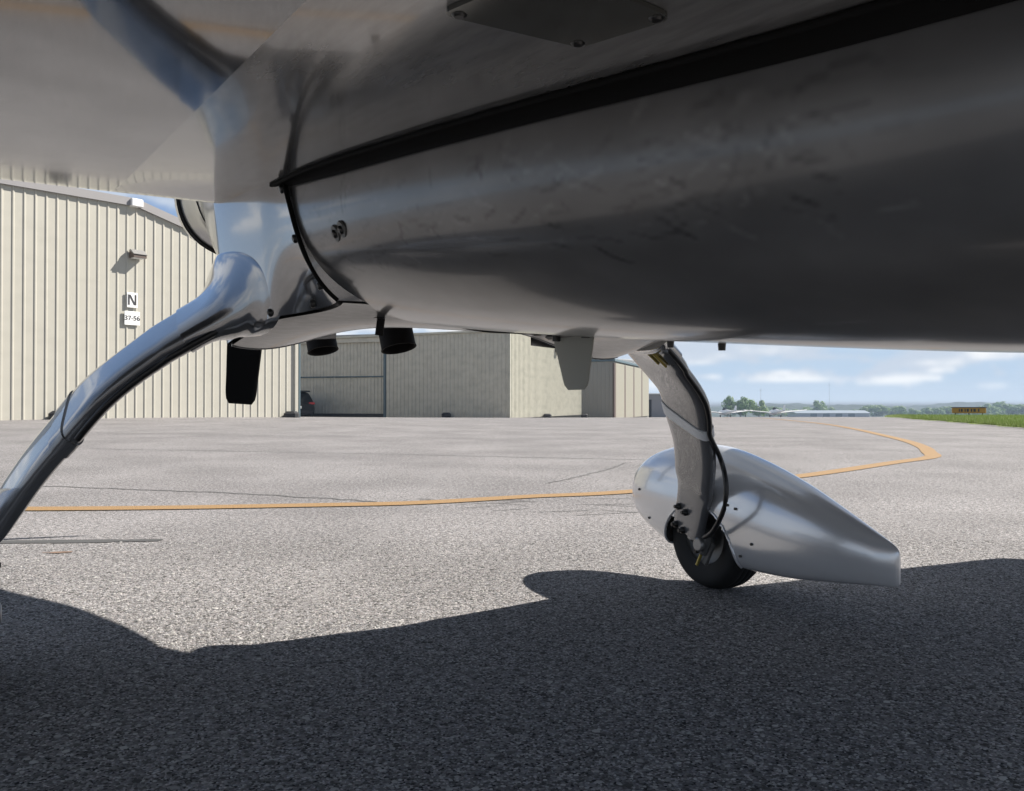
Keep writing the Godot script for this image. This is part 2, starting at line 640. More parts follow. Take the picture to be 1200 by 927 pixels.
func make_leg(side: float) -> Node3D:
	var leg := Node3D.new()
	leg.name = "landing_gear_leg"
	air.add_child(leg, true)
	var P := []
	for i in 41:
		var t := i / 40.0
		var fr := leg_frame(side, t)
		P.append(leg_ring(fr, leg_half(t), lerpf(0.031, 0.022, t)))
	put("strut", loft(P), M.leg, leg)
	# clamp band round the strut that holds the brake hose
	var B := []
	for i in 5:
		var t := 0.458 + 0.011 * i
		var fr := leg_frame(side, t)
		fr[0] += Vector3(0, 0.02, 0) * 0.0
		B.append(leg_ring(fr, leg_half(t) + 0.0035, lerpf(0.031, 0.022, t) + 0.0035))
	put("clamp_band", loft(B), M.clamp if side > 0.0 else M.leg, leg)
	# brake hose behind the trailing edge, then free down to the caliper
	var path := []
	for i in 13:
		var t := 0.02 + 0.46 * i / 12.0
		var fr := leg_frame(side, t)
		path.append(fr[0] - fr[2] * (leg_half(t) + 0.006) - fr[3] * 0.006 * side)
	if side < 0.0: path = path.slice(0, 12)
	else: path.append(L(-0.30, 1.03 * side, 0.50))
	if side > 0.0: path.append(L(-0.325, 1.03 * side, 0.42))
	if side > 0.0: path.append(L(-0.315, 1.03 * side, 0.335))
	if side > 0.0: path.append(L(-0.24, 1.05 * side, 0.25))
	if side > 0.0: path.append(L(-0.17, 1.07 * side, 0.215))
	put("brake_hose", tube(spline(path, 60), 0.0085, 8), M.black, leg)
	# a lump of tape and a fitting where the hose meets the band
	var e := leg_frame(side, 0.475)
	var c: Vector3 = e[0] - e[2] * 0.102
	put("hose_clip", tube([c - e[1] * 0.03, c - e[1] * 0.02, c + e[1] * 0.02, c + e[1] * 0.03], [0.008, 0.016, 0.016, 0.008], 10), M.black, leg)
	for k in (2 if side > 0.0 else 0):
		var fr := leg_frame(side, 0.05 + 0.0 * k)
		var q: Vector3 = fr[0] - fr[2] * (0.12 - 0.035 * k) - fr[3] * side * 0.036
		put("cable_tie", tube([q + fr[1] * 0.07, q - fr[1] * 0.0, q - fr[1] * 0.03], [0.004, 0.006, 0.002], 6), M.brass, leg)
	# axle plate bolts
	for i in 2:
		for j in 2:
			var fr := leg_frame(side, 0.93 + 0.06 * j)
			var n: Vector3 = -fr[3] * side if (fr[3] * side).x * side > 0.0 else fr[3] * side
			var q: Vector3 = fr[0] + fr[2] * (0.03 - 0.05 * i + 0.02) + n * 0.022
			put("bolt", tube([q - n * 0.012, q + n * 0.010, q + n * 0.012, q + n * 0.022], [0.013, 0.013, 0.007, 0.007], 8), M.screw, leg)
	return leg

func pant_point(side: float, f: float, top: float, bot: float, w: float, a: float) -> Vector3:
	var hc := lerpf(bot, top, 0.40)
	var x: float
	var h: float
	if sin(a) >= 0.0:
		x = pow(absf(cos(a)), 0.85) * signf(cos(a))
		h = hc + (top - hc) * pow(absf(sin(a)), 1.02)
	else:
		x = pow(absf(cos(a)), 0.5) * signf(cos(a))
		h = hc - (hc - bot) * pow(absf(sin(a)), 0.62)
	return L(f, (1.228 + x * w * 0.88) * side, h)

const PANT := [[0.432, 0.352, 0.340, 0.004], [0.425, 0.385, 0.30, 0.036], [0.39, 0.430, 0.255, 0.072], [0.32, 0.473, 0.213, 0.102], [0.2, 0.512, 0.165, 0.126], [0.05, 0.533, 0.12, 0.138], [-0.12, 0.530, 0.108, 0.142],
	[-0.3, 0.488, 0.108, 0.138], [-0.48, 0.426, 0.112, 0.118], [-0.65, 0.352, 0.128, 0.080], [-0.76, 0.302, 0.140, 0.046], [-0.82, 0.274, 0.146, 0.022], [-0.838, 0.262, 0.150, 0.012], [-0.845, 0.252, 0.157, 0.005]]

func pant_at(f: float) -> Array:
	var k := 0
	while k < PANT.size() - 2 and PANT[k + 1][0] > f: k += 1
	var u: float = clampf((PANT[k][0] - f) / (PANT[k][0] - PANT[k + 1][0]), 0.0, 1.0)
	var q := []
	for c in range(1, 4):
		var m0: float = (PANT[k + 1][c] - PANT[k][c]) if k == 0 else (PANT[k + 1][c] - PANT[k - 1][c]) / (PANT[k - 1][0] - PANT[k + 1][0]) * (PANT[k][0] - PANT[k + 1][0])
		var m1: float = (PANT[k + 1][c] - PANT[k][c]) if k + 2 >= PANT.size() else (PANT[k + 2][c] - PANT[k][c]) / (PANT[k][0] - PANT[k + 2][0]) * (PANT[k][0] - PANT[k + 1][0])
		var u2 := u * u
		var u3 := u2 * u
		q.append((2 * u3 - 3 * u2 + 1) * PANT[k][c] + (u3 - 2 * u2 + u) * m0 + (-2 * u3 + 3 * u2) * PANT[k + 1][c] + (u3 - u2) * m1)
	return q

func make_pant(side: float) -> void:
	var P := []
	var skip := {}
	var R := 230
	var C := 140
	for i in R:
		var t := float(i) / (R - 1)
		var f := lerpf(0.432, -0.845, 0.5 - 0.5 * cos(PI * t))
		var q := pant_at(f)
		var row := PackedVector3Array()
		for c in C:
			var a := TAU * c / C
			var p := pant_point(side, f, q[0], q[1], q[2], a)
			row.append(p)
			var inner := p.x * side < 1.228 - 0.02
			var under := p.y < 0.17
			var d := Vector2(f + 0.075, p.y - 0.12).length()
			if (inner or under) and d < 0.203: skip[i * C + c] = true
		P.append(row)
	var pant := put("wheel_fairing", grid(P, true, skip), M.pant, air)
	var tip := P[R - 1] as PackedVector3Array
	var centre := Vector3.ZERO
	for p in tip: centre += p
	centre /= C
	var caps := PackedVector3Array()
	for p in tip: caps.append(centre)
	put("tail_cap", grid([tip, caps], true), M.pant, pant)
	# turned lip round the wheel opening
	var lip := []
	for i in 121:
		var a := TAU * i / 120.0
		var f := -0.075 + 0.203 * cos(a)
		var h := 0.12 + 0.203 * sin(a)
		if h < 0.112: continue
		var q := pant_at(f)
		var bp := pant_point(side, f, q[0], q[1], q[2], PI)
		for k in 200:
			var p := pant_point(side, f, q[0], q[1], q[2], PI * 0.5 + PI * k / 199.0)
			if absf(p.y - h) < absf(bp.y - h): bp = p
		lip.append([a if a < PI * 1.5 else a - TAU, bp])
	lip.sort_custom(func(x, y): return x[0] < y[0])
	var lp := []
	for x in lip: lp.append(x[1])
	put("opening_lip", tube(lp, 0.0055, 8), M.pant, pant)
	# small fixing screws
	for q in [[0.30, 0.34], [0.22, 0.235], [-0.245, 0.335], [-0.285, 0.325], [-0.36, 0.215], [-0.305, 0.165]]:
		var k := 0
		while k < PANT.size() - 2 and PANT[k + 1][0] > q[0]: k += 1
		var u: float = (PANT[k][0] - q[0]) / (PANT[k][0] - PANT[k + 1][0])
		var top: float = lerpf(PANT[k][1], PANT[k + 1][1], u)
		var bot: float = lerpf(PANT[k][2], PANT[k + 1][2], u)
		var w: float = lerpf(PANT[k][3], PANT[k + 1][3], u)
		var best := Vector3.ZERO
		for i in 200:
			var a := PI * 0.5 + PI * i / 199.0
			var p := pant_point(side, q[0], top, bot, w, a)
			if absf(p.y - q[1]) < absf(best.y - q[1]): best = p
		var s := put("screw", cyl(0.005, 0.01, 10), M.screw, pant, best, Vector3(0, 0, PI / 2))
		s.position.x -= 0.001 * side
	# wheel
	var wheel := Node3D.new()
	wheel.name = "wheel"
	air.add_child(wheel, true)
	wheel.position = L(-0.06, 1.225 * side, 0.2)
	var prof := [[0.105, -0.062], [0.13, -0.072], [0.165, -0.078], [0.185, -0.066], [0.197, -0.04], [0.1985, -0.027], [0.193, -0.025], [0.193, -0.021], [0.1995, -0.019], [0.2, -0.004], [0.194, -0.002], [0.194, 0.002], [0.2, 0.004], [0.1995, 0.019], [0.193, 0.021], [0.193, 0.025], [0.1985, 0.027], [0.197, 0.04], [0.185, 0.066], [0.165, 0.078], [0.13, 0.072], [0.105, 0.062]]
	var T := []
	for p in prof:
		var ring := PackedVector3Array()
		for k in 64:
			var a := TAU * k / 64
			ring.append(Vector3(p[1], sin(a) * p[0], cos(a) * p[0]))
		T.append(ring)
	put("tyre", grid(T, true), M.rubber, wheel)
	put("rim", lathe_x([[0.108, -0.06], [0.10, -0.045], [0.055, -0.035], [0.05, -0.055], [0.0, -0.056]]), M.cast, wheel)
	put("brake_disc", lathe_x([[0.085, -0.078], [0.088, -0.076], [0.088, -0.070], [0.05, -0.069]]), M.steel, wheel) if false else null
	# brake caliper and axle flange, inboard of the rim
	var cal := Node3D.new()
	cal.name = "brake_caliper"
	air.add_child(cal, true)
	cal.position = L(-0.10, 1.128 * side, 0.19)
	cal.rotation.x = 0.5
	var k := side
	put("body", bevel_box(Vector3(0.045, 0.085, 0.06), 0.012), M.cast, cal, Vector3(-0.01 * k, 0, 0.02))
	put("cylinder", tube([Vector3(-0.03 * k, 0.0, 0.02), Vector3(-0.045 * k, 0.0, 0.02), Vector3(-0.048 * k, 0, 0.02)], [0.026, 0.026, 0.02], 16), M.steel, cal)
	put("bracket", bevel_box(Vector3(0.014, 0.03, 0.13), 0.005), M.cast, cal, Vector3(0.0, 0.035, -0.03))
	put("bracket", bevel_box(Vector3(0.014, 0.10, 0.028), 0.005), M.cast, cal, Vector3(-0.008 * k, -0.02, 0.05))
	put("axle_nut", tube([Vector3(-0.01 * k, 0.0, -0.035), Vector3(-0.035 * k, 0.0, -0.035), Vector3(-0.04 * k, 0.0, -0.035)], [0.024, 0.024, 0.016], 6), M.steel, cal)
	put("bleed_screw", tube([Vector3(-0.02 * k, -0.04, 0.03), Vector3(-0.024 * k, -0.085, 0.032)], 0.006, 8), M.brass, cal)
	for j in 3:
		put("bolt", tube([Vector3(-0.02 * k, 0.035 - 0.035 * j, -0.005 + 0.01 * j), Vector3(-0.042 * k, 0.035 - 0.035 * j, -0.005 + 0.01 * j)], 0.008, 6), M.screw, cal)

func lathe_x(prof: Array) -> ArrayMesh:
	var T := []
	for p in prof:
		var ring := PackedVector3Array()
		for k in 40:
			var a := TAU * k / 40
			ring.append(Vector3(p[1], sin(a) * p[0], cos(a) * p[0]))
		T.append(ring)
	return grid(T, true)

# trumpet that flows from the leg into the fuselage: s, f centre, half chord, h centre, half height
const CUFF := [[0.680, -0.345, 0.158, 0.8755, 0.044], [0.662, -0.35, 0.159, 0.889, 0.049], [0.648, -0.356, 0.160, 0.897, 0.053], [0.634, -0.365, 0.168, 0.908, 0.064], [0.622, -0.377, 0.182, 0.922, 0.078], [0.612, -0.388, 0.196, 0.936, 0.088], [0.604, -0.40, 0.212, 0.946, 0.096], [0.597, -0.41, 0.235, 0.952, 0.102], [0.582, -0.42, 0.255, 0.955, 0.104]]

func make_cuff(side: float) -> void:
	var P := []
	for i in 40:
		var t := i / 39.0 * (CUFF.size() - 1)
		var k := mini(int(t), CUFF.size() - 2)
		var q := []
		for c in 5: q.append(cubic_interpolate(CUFF[k][c], CUFF[k + 1][c], CUFF[maxi(k - 1, 0)][c], CUFF[mini(k + 2, CUFF.size() - 1)][c], t - k))
		var ring := PackedVector3Array()
		for j in 48:
			var a := TAU * j / 48
			var x := pow(absf(cos(a)), 0.8) * signf(cos(a))
			var y := pow(absf(sin(a)), 0.8) * signf(sin(a))
			# ends drawn out fore and aft, heel of the section kept in line with the chord of the leg
			var hh: float = q[3] + y * q[4] + x * q[2] * lerpf(0.22, 0.10, sm(0.66, 0.605, q[0]))
			var ff: float = q[1] + x * q[2]
			var near := sm(0.66, 0.605, q[0])
			ring.append(L(ff, (q[0] + near * (0.095 * (hh - 0.90) - 0.077 * pow(box_t(ff), 1.3))) * side, hh))
		# the mouth of the fairing follows the section of the leg
		var w := sm(0.0, 22.0, i)
		if w < 1.0:
			var fr := leg_frame(side, lerpf(0.112, 0.02, i / 22.0))
			var nr: Vector3 = fr[3] if fr[3].y > 0.0 else -fr[3]
			for j in 48:
				var a := TAU * j / 48
				var p: Vector3 = fr[0] + fr[2] * pow(absf(cos(a)), 0.5) * signf(cos(a)) * 0.153 + nr * pow(absf(sin(a)), 0.62) * signf(sin(a)) * 0.0355
				ring[j] = p.lerp(ring[j], w)
		P.append(ring)
	put("gear_fairing", loft(P), M.paint, air)

func screw(at: Vector3, out: Vector3, r: float, parent: Node) -> void:
	put("screw", tube([at - out * 0.004, at + out * 0.003, at + out * 0.005], [r, r, r * 0.6], 12), M.screw, parent)

func airplane() -> void:
	air = thing("tailwheel_airplane", pos(-0.34, 2.685, 0.0), deg_to_rad(28.0))
	tag(air, "silver low-wing airplane on bowed gear legs seen from under its left wing", "airplane")
	# fuselage
	var P := []
	for i in 110:
		var f := lerpf(2.18, -4.6, i / 109.0)
		var row := PackedVector3Array()
		for j in 96: row.append(fus_point(f, TAU * j / 96))
		P.append(row)
	var body := put("fuselage", loft(P), M.belly, air)
	# wings
	for side in [-1.0, 1.0]:
		starboard = side > 0.0
		var w := put("wing", wing_skin(side, "outer"), M.wing, air)
		put("upper_skin", wing_top(side), M.wing, w)
		put("wing_root_fairing", wing_skin(side, "root"), M.root, air)
		# concave strip blackened to paint in deep shade below the wing root, and the dark seal at its upper edge
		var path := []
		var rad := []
		var shade_rows := []
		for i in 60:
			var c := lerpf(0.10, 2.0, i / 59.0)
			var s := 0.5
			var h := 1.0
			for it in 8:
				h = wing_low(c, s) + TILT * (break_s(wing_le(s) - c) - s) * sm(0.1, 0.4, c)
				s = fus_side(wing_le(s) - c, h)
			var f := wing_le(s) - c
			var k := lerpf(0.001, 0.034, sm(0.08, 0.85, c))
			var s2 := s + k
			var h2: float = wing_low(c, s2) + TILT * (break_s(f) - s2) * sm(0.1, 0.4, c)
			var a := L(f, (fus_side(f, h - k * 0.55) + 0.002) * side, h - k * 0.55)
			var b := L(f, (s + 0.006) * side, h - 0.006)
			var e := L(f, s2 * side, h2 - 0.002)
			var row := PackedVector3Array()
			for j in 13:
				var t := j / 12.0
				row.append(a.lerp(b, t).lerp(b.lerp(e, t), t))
			shade_rows.append(row)
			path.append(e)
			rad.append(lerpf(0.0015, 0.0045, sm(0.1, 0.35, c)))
		put("wing_root_shade", grid(shade_rows), M.seal, air)
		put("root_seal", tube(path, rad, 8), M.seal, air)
	starboard = false
	# landing gear
	for side in [-1.0, 1.0]:
		make_leg(side)
		make_cuff(side)
		make_pant(side)
	for q in [[1.62, 0.010], [1.70, 0.006], [1.10, 0.004]]:
		var lp := []
		for i in 61: lp.append(fus_point(q[0], TAU * i / 60.0) * Vector3(1.002, 1, 1))
		put("cowling_seam", tube(lp, q[1], 6), M.seal, body)
	# spinner, propeller
	var hub := L(2.26, 0.0, 1.80)
	put("spinner", loft_z([[0.17, 0.06], [0.165, 0.0], [0.14, -0.12], [0.09, -0.22], [0.03, -0.28]]), M.spinner, air, hub)
	for k in 3:
		var B := []
		for i in 40:
			var t := i / 39.0
			var r := 0.12 + t * 0.995
			var c := lerpf(0.06, 0.098, sm(0.0, 0.4, t)) - 0.014 * sm(0.6, 0.95, t)
			if t > 0.9: c *= 0.72 + 0.28 * sqrt(maxf(0.0, 1.0 - pow((t - 0.9) / 0.1, 2.2)))
			var tw := lerpf(0.75, 0.30, t)
			var ring := PackedVector3Array()
			for j in 16:
				var a := TAU * j / 16
				var x := cos(a) * c
				var z := sin(a) * 0.012
				ring.append(Vector3(x * cos(tw) - z * sin(tw), -r, x * sin(tw) + z * cos(tw)))
			B.append(ring)
		put("propeller_blade", loft(B), M.blade, air, hub + Vector3(0, 0, -0.05), Vector3(0, 0, deg_to_rad(-4.0) + TAU * k / 3.0))
	# exhaust pipes under the cowling
	for e in [[0.18, 0.05, 0.875], [0.75, -0.05, 0.895]]:
		var d := Vector3(0.10, -1.0, 0.28).normalized()
		var c := L(e[0], e[1], e[2]) - d * 0.112
		var u := d.cross(Vector3.RIGHT).normalized()
		var v := d.cross(u)
		var rings := []
		for q in [[-0.25, 0.058], [0.105, 0.058], [0.112, 0.0605], [0.1125, 0.056], [0.10, 0.053], [0.0, 0.053], [0.0, 0.001]]:
			var ring := PackedVector3Array()
			for k in 28: ring.append(c + d * q[0] + (u * cos(TAU * k / 28) + v * sin(TAU * k / 28)) * q[1])
			rings.append(ring)
		put("exhaust_pipe", grid(rings, true), M.pipe, air)
	# blade antenna of pale resin on its black base, hanging from the belly
	var an := Node3D.new()
	an.name = "blade_antenna"
	air.add_child(an, true)
	an.position = L(-1.0, 0.0, 0.836)
	var A := []
	for i in 12:
		var t := i / 11.0
		var c := lerpf(0.082, 0.044, t)
		if t > 0.85: c *= sqrt(1.0 - pow((t - 0.85) / 0.155, 2.0)) * 0.35 + 0.65
		var ring := PackedVector3Array()
		for j in 20:
			var a := TAU * j / 20
			ring.append(Vector3(sin(a) * 0.008 * (1.0 - 0.4 * t), -0.005 - t * 0.112, -cos(a) * c + 0.012 * t))
		A.append(ring)
	put("blade", loft(A), M.resin, an)
	put("base_plate", bevel_box(Vector3(0.032, 0.012, 0.19), 0.005), M.black, an, Vector3(0, 0.0, 0))
	for z in [-0.05, 0.065]:
		put("bolt", tube([Vector3(-0.012, 0.004, z), Vector3(-0.012, -0.012, z)], 0.009, 8), M.screw, an)
	# drain mast with a round flange
	var dm := Node3D.new()
	dm.name = "drain_mast"
	air.add_child(dm, true)
	dm.position = L(-0.73, -0.33, 0.884)
	put("flange", tube([Vector3(0, 0.01, 0), Vector3(0, 0.0, 0), Vector3(0, -0.006, 0)], [0.026, 0.026, 0.020], 20), M.black, dm)
	put("pipe", tube([Vector3(0, 0.06, 0.015), Vector3(0, 0, 0), Vector3(-0.004, -0.043, -0.006)], 0.009, 12), M.pipe, dm)
	# oil breather, hinge line and small fasteners along the belly centre line
	var hp := []
	for i in 20:
		var f := lerpf(0.05, -0.72, i / 19.0)
		hp.append(fus_point(f, PI / 2 + 0.06) + Vector3(0, -0.002, 0))
	put("cowling_hinge", tube(hp, 0.004, 6), M.seal, air)
	for f in [-0.1, -0.22, -0.36, -0.52, -0.70]:
		var p := fus_point(f, PI / 2 + 0.06)
		put("fastener", tube([p, p + Vector3(0, -0.008, 0)], [0.012, 0.009], 10), M.screw, air)
	for f in [-1.28, -1.42]:
		var p := fus_point(f, PI / 2 + 0.02)
		put("fastener", tube([p, p + Vector3(0, -0.012, 0)], [0.007, 0.006], 8), M.black, air)
	# access plate with two screws on the side
	var ap := Node3D.new()
	ap.name = "tie_down_plate"
	air.add_child(ap, true)
	for k in 2:
		var f := -0.985 - 0.032 * k
		var h := 1.005 + 0.002 * k
		var p := L(f, -fus_side(f, h), h)
		var n := Vector3(-0.9, -0.4, 0).normalized()
		put("washer", tube([p - n * 0.001, p + n * 0.002], [0.017, 0.015], 16), M.cast, ap)
		screw(p + n * 0.002, n, 0.008, ap)
	# inspection cover under the wing
	var ic := Node3D.new()
	ic.name = "inspection_cover"
	air.add_child(ic, true)
	var ring := PackedVector3Array()
	var ring2 := PackedVector3Array()
	var quad := [Vector2(-1.834, 0.515), Vector2(-1.944, 0.489), Vector2(-1.99, 0.64), Vector2(-1.855, 0.672)]
	var holes := []
	for n in 4:
		var c0: Vector2 = quad[n]
		var mid: Vector2 = (quad[0] + quad[1] + quad[2] + quad[3]) / 4.0
		holes.append(c0.lerp(mid, 0.16))
		for t in [0.0, 0.25, 0.5, 0.75, 1.0]:
			var a: Vector2 = c0.move_toward(quad[(n + 3) % 4], 0.016)
			var b: Vector2 = c0.move_toward(quad[(n + 1) % 4], 0.016)
			var q: Vector2 = a.lerp(c0, t).lerp(c0.lerp(b, t), t)
			var c: float = wing_le(q.y) - q.x
			var h: float = wing_low(c, q.y) + TILT * (break_s(q.x) - q.y) * sm(0.1, 0.4, c)
			ring.append(L(q.x, -q.y, h + 0.002))
			ring2.append(L(q.x, -q.y, h - 0.0025))
	put("cover_plate", loft([ring, ring2]), M.plate, ic)
	for q in holes:
		var c: float = wing_le(q.y) - q.x
		var p := L(q.x, -q.y, wing_low(c, q.y) + TILT * (break_s(q.x) - q.y) * sm(0.1, 0.4, c))
		screw(p, Vector3.DOWN, 0.007, ic)
	# canopy, fin and tailplane complete the airplane behind and above the frame
	var C := []
	for i in 24:
		var t := i / 23.0
		var f := lerpf(0.3, -1.9, t)
		var hh := sin(PI * pow(t, 0.8)) * 0.34 + 0.01
		var row := PackedVector3Array()
		for j in 24:
			var a := PI * j / 23.0
			var q := fus(f)
			row.append(L(f, cos(a) * q[0] * 0.72 * sqrt(sin(PI * t) * 0.9 + 0.1), q[3] - 0.06 + sin(a) * hh))
		C.append(row)
	put("canopy", grid(C), M.canopy, air)
	var fin := []
	for q in [[-3.75, -4.75, 1.0, 0.05], [-4.05, -4.85, 1.6, 0.04], [-4.4, -4.95, 2.15, 0.02]]:
		var r := PackedVector3Array()
		for k in 16: r.append(L(lerpf(q[0], q[1], 0.5 - 0.5 * cos(TAU * k / 16)), sin(TAU * k / 16) * q[3], q[2]))
		fin.append(r)
	put("fin", loft(fin), M.belly, air)
	for side in [-1.0, 1.0]:
		var tail := []
		for q in [[0.03, -3.8, -4.6, 0.04], [1.35, -4.05, -4.6, 0.02]]:
			var r := PackedVector3Array()
			for k in 16: r.append(L(lerpf(q[1], q[2], 0.5 - 0.5 * cos(TAU * k / 16)), q[0] * side, 0.97 + sin(TAU * k / 16) * q[3]))
			tail.append(r)
		put("tailplane", loft(tail), M.wing, air)
	put("tail_spring", tube([L(-4.3, 0, 0.74), L(-4.5, 0, 0.45), L(-4.62, 0, 0.12)], 0.02, 8), M.steel, air)
	put("tail_wheel", lathe_x([[0.05, -0.03], [0.09, -0.032], [0.1, 0.0], [0.09, 0.032], [0.05, 0.03]]), M.rubber, air, L(-4.62, 0, 0.1))

func loft_z(prof: Array) -> ArrayMesh:
	var T := []
	for p in prof:
		var ring := PackedVector3Array()
		for k in 32:
			var a := TAU * k / 32
			ring.append(Vector3(cos(a) * p[0], sin(a) * p[0], p[1]))
		T.append(ring)
	return loft(T)

# box fairing round the gear mounting: flat side covers, and a keel below them
func box_t(f: float) -> float:
	return clampf((-0.33 - f) / 0.50, 0.0, 1.0)

func cover_point(f: float, v: float) -> Vector3:   # v 0 at the top, 1 at the lower edge
	var t := box_t(f)
	var lo := lerpf(0.838, 0.90, t)
	var h := lerpf(1.21, lo, v)
	var fs := fus_side(f, h) + 0.006
	var box := lerpf(0.592, 0.515, pow(t, 1.3)) + 0.035 * (h - 0.84) / 0.37
	return L(f, -lerpf(maxf(fs, box), fs, 0.55 * sm(0.6, 1.0, t)), h)

func keel_point(f: float, u: float) -> Vector3:   # u 0 at the lower edge of the cover, 1 at the middle
	var w := 1.0 - sm(0.4, 1.0, box_t(f))
	var e := cover_point(f, 1.0)
	var mid: float = fus(f)[1] - 0.003
	var x := 1.0 - u
	var drop := lerpf(e.y - 0.004, mid, sm(0.12, 0.85, u)) - 0.03 * w * sin(PI * minf(1.0, pow(u, 0.7) * 1.5)) * x * 0.3
	return Vector3((e.x + 0.012) * pow(x, 0.8), drop, -f)

func side_cover() -> void:
	for side in [-1.0, 1.0]:
		var flip := Vector3(-side, 1, 1)
		var P := []
		var K := []
		for i in 44:
			var f := lerpf(-0.33, -0.83, i / 43.0)
			var row := PackedVector3Array()
			for j in 30:
				var v := j / 29.0
				var ff := f if i < 40 else f - 0.02 * sin(v * PI) * (i - 39) / 4.0
				row.append(cover_point(ff + 0.10 * (1.0 - v) * i / 43.0, v) * flip)
			P.append(row)
			row = PackedVector3Array()
			for j in 24: row.append(keel_point(f, j / 23.0) * flip)
			K.append(row)
		var c := put("gear_side_cover", grid(P), M.paint, air)
		var k := put("keel_fairing", grid(K), M.belly, air)
		put("front_edge", tube(Array(K[0]).map(func(p): return p + Vector3(0, 0.004, 0.002)), 0.006, 6), M.steel, k)
		var face := []
		for v in 12:
			var p: Vector3 = cover_point(-0.33, v / 11.0) * flip
			face.append(PackedVector3Array([p, Vector3(0.30 * side, lerpf(p.y, 0.93, 0.3), p.z - 0.05)]))
		put("front_panel", grid(face), M.paint, c)
		var back := []
		for p in P[43]: back.append(PackedVector3Array([p, Vector3((fus_side(-p.z, p.y) - 0.01) * side, p.y, p.z + 0.012)]))
		put("rear_return", grid(back), M.paint, c)
		var rim := []
		for p in P[43]: rim.append(p + Vector3(0, 0, 0.003))
		put("edge_gap", tube(rim, 0.0045, 6), M.seal, c)
		for q in [[42, 7], [42, 17], [42, 26], [36, 28], [27, 28], [18, 28], [9, 28]]:
			var p: Vector3 = P[q[0]][q[1]]
			screw(p, Vector3(0.95 * side, -0.3, 0).normalized(), 0.009, c)

# ---------------------------------------------------------------- buildings
# ribbed metal wall: panels of their own along dir from origin; top(t) gives the eave height there
func ribbed(parent: Node, a: Vector3, dir: Vector3, length: float, top: Callable, pan: float, ribs: int, m: Material, depth := 0.032) -> void:
	var out := dir.cross(Vector3.UP)   # towards the viewer's side, checked by the caller
	var n := int(ceil(length / pan))
	var shared := {}
	for i in n:
		var t0 := i * pan
		var t1 := minf(length, t0 + pan)
		var h0: float = top.call(t0) - a.y
		var h1: float = top.call(t1) - a.y
		var key := "%.3f %.3f %.3f" % [h0, h1, t1 - t0]
		if not shared.has(key):
			var prof := []
			var w := (t1 - t0) / ribs
			for r in ribs:
				for q in [[0.0, 0.0], [0.70, 0.0], [0.78, depth], [0.90, depth], [0.98, 0.0]]:
					prof.append(Vector2((r + q[0]) * w, q[1]))
			prof.append(Vector2(t1 - t0, 0.0))
			var st := SurfaceTool.new()
			st.begin(Mesh.PRIMITIVE_TRIANGLES)
			st.set_smooth_group(-1)
			for k in prof.size() - 1:
				var p: Vector2 = prof[k]
				var q: Vector2 = prof[k + 1]
				var b0 := dir * p.x + out * p.y
				var b1 := dir * q.x + out * q.y
				var u0 := b0 + Vector3.UP * lerpf(h0, h1, p.x / (t1 - t0))
				var u1 := b1 + Vector3.UP * lerpf(h0, h1, q.x / (t1 - t0))
				for x in [b0, u0, b1, b1, u0, u1]: st.add_vertex(x)
			st.generate_normals()
			shared[key] = st.commit()
		put("wall_panel", shared[key], m, parent, a + dir * t0)

func prism(pts: Array, back: Vector3) -> ArrayMesh:   # a polygon pushed along back
	var A := PackedVector3Array()
	var B := PackedVector3Array()
	for p in pts:
		A.append(p)
		B.append(p + back)
	var st := SurfaceTool.new()
	st.begin(Mesh.PRIMITIVE_TRIANGLES)
	st.set_smooth_group(-1)
	var n := pts.size()
	for i in n:
		var j := (i + 1) % n
		for x in [A[i], A[j], B[i], A[j], B[j], B[i]]: st.add_vertex(x)
	for i in range(1, n - 1):
		for x in [A[0], A[i + 1], A[i]]: st.add_vertex(x)
		for x in [B[0], B[i], B[i + 1]]: st.add_vertex(x)
	st.generate_normals()
	return st.commit()

func wall_light(at: Vector3, dir: Vector3, out: Vector3, k: float, label: String) -> void:
	var o := thing("wall_light", at, atan2(out.x, out.z))
	put("housing", prism([Vector3(-0.22, -0.12, 0) * k, Vector3(-0.22, 0.14, 0) * k, Vector3(-0.22, 0.14, 0.10) * k, Vector3(-0.22, -0.02, 0.30) * k, Vector3(-0.22, -0.12, 0.30) * k], Vector3(0.44, 0, 0) * k), M.bronze, o)
	put("hood", prism([Vector3(-0.23, 0.145, -0.0) * k, Vector3(-0.23, 0.16, 0.11) * k, Vector3(-0.23, -0.01, 0.33) * k, Vector3(-0.23, -0.02, 0.31) * k], Vector3(0.46, 0, 0) * k), M.lens, o)
	put("lens", bevel_box(Vector3(0.38, 0.02, 0.24) * k, 0.005), M.white, o, Vector3(0, -0.128, 0.15) * k)
	tag(o, label, "light", "lights on the hangar walls")

func sign_board(text: String, at: Vector3, out: Vector3, w: float, h: float, label: String) -> void:
	var o := thing("wall_sign", at, atan2(out.x, out.z))
	put("board", bevel_box(Vector3(w, h, 0.03), 0.008), M.white, o)
	var t := TextMesh.new()
	t.text = text
	var f := SystemFont.new()
	f.font_names = PackedStringArray(["Droid Sans"])
	f.font_weight = 700
	t.font = f
	t.font_size = 48
	t.depth = 0.006
	t.pixel_size = h * 0.66 / 34.0 if text.length() == 1 else w * 0.98 / 118.0
	put("lettering", t, M.ink, o, Vector3(0, 0, 0.017))
	tag(o, label, "sign")

func boots(parent: Node, spots: Array) -> void:
	for p in spots:
		put("downspout_boot", bevel_box(Vector3(0.5, 0.32, 0.4), 0.08), M.boot, parent, p + Vector3(0, 0.15, 0))

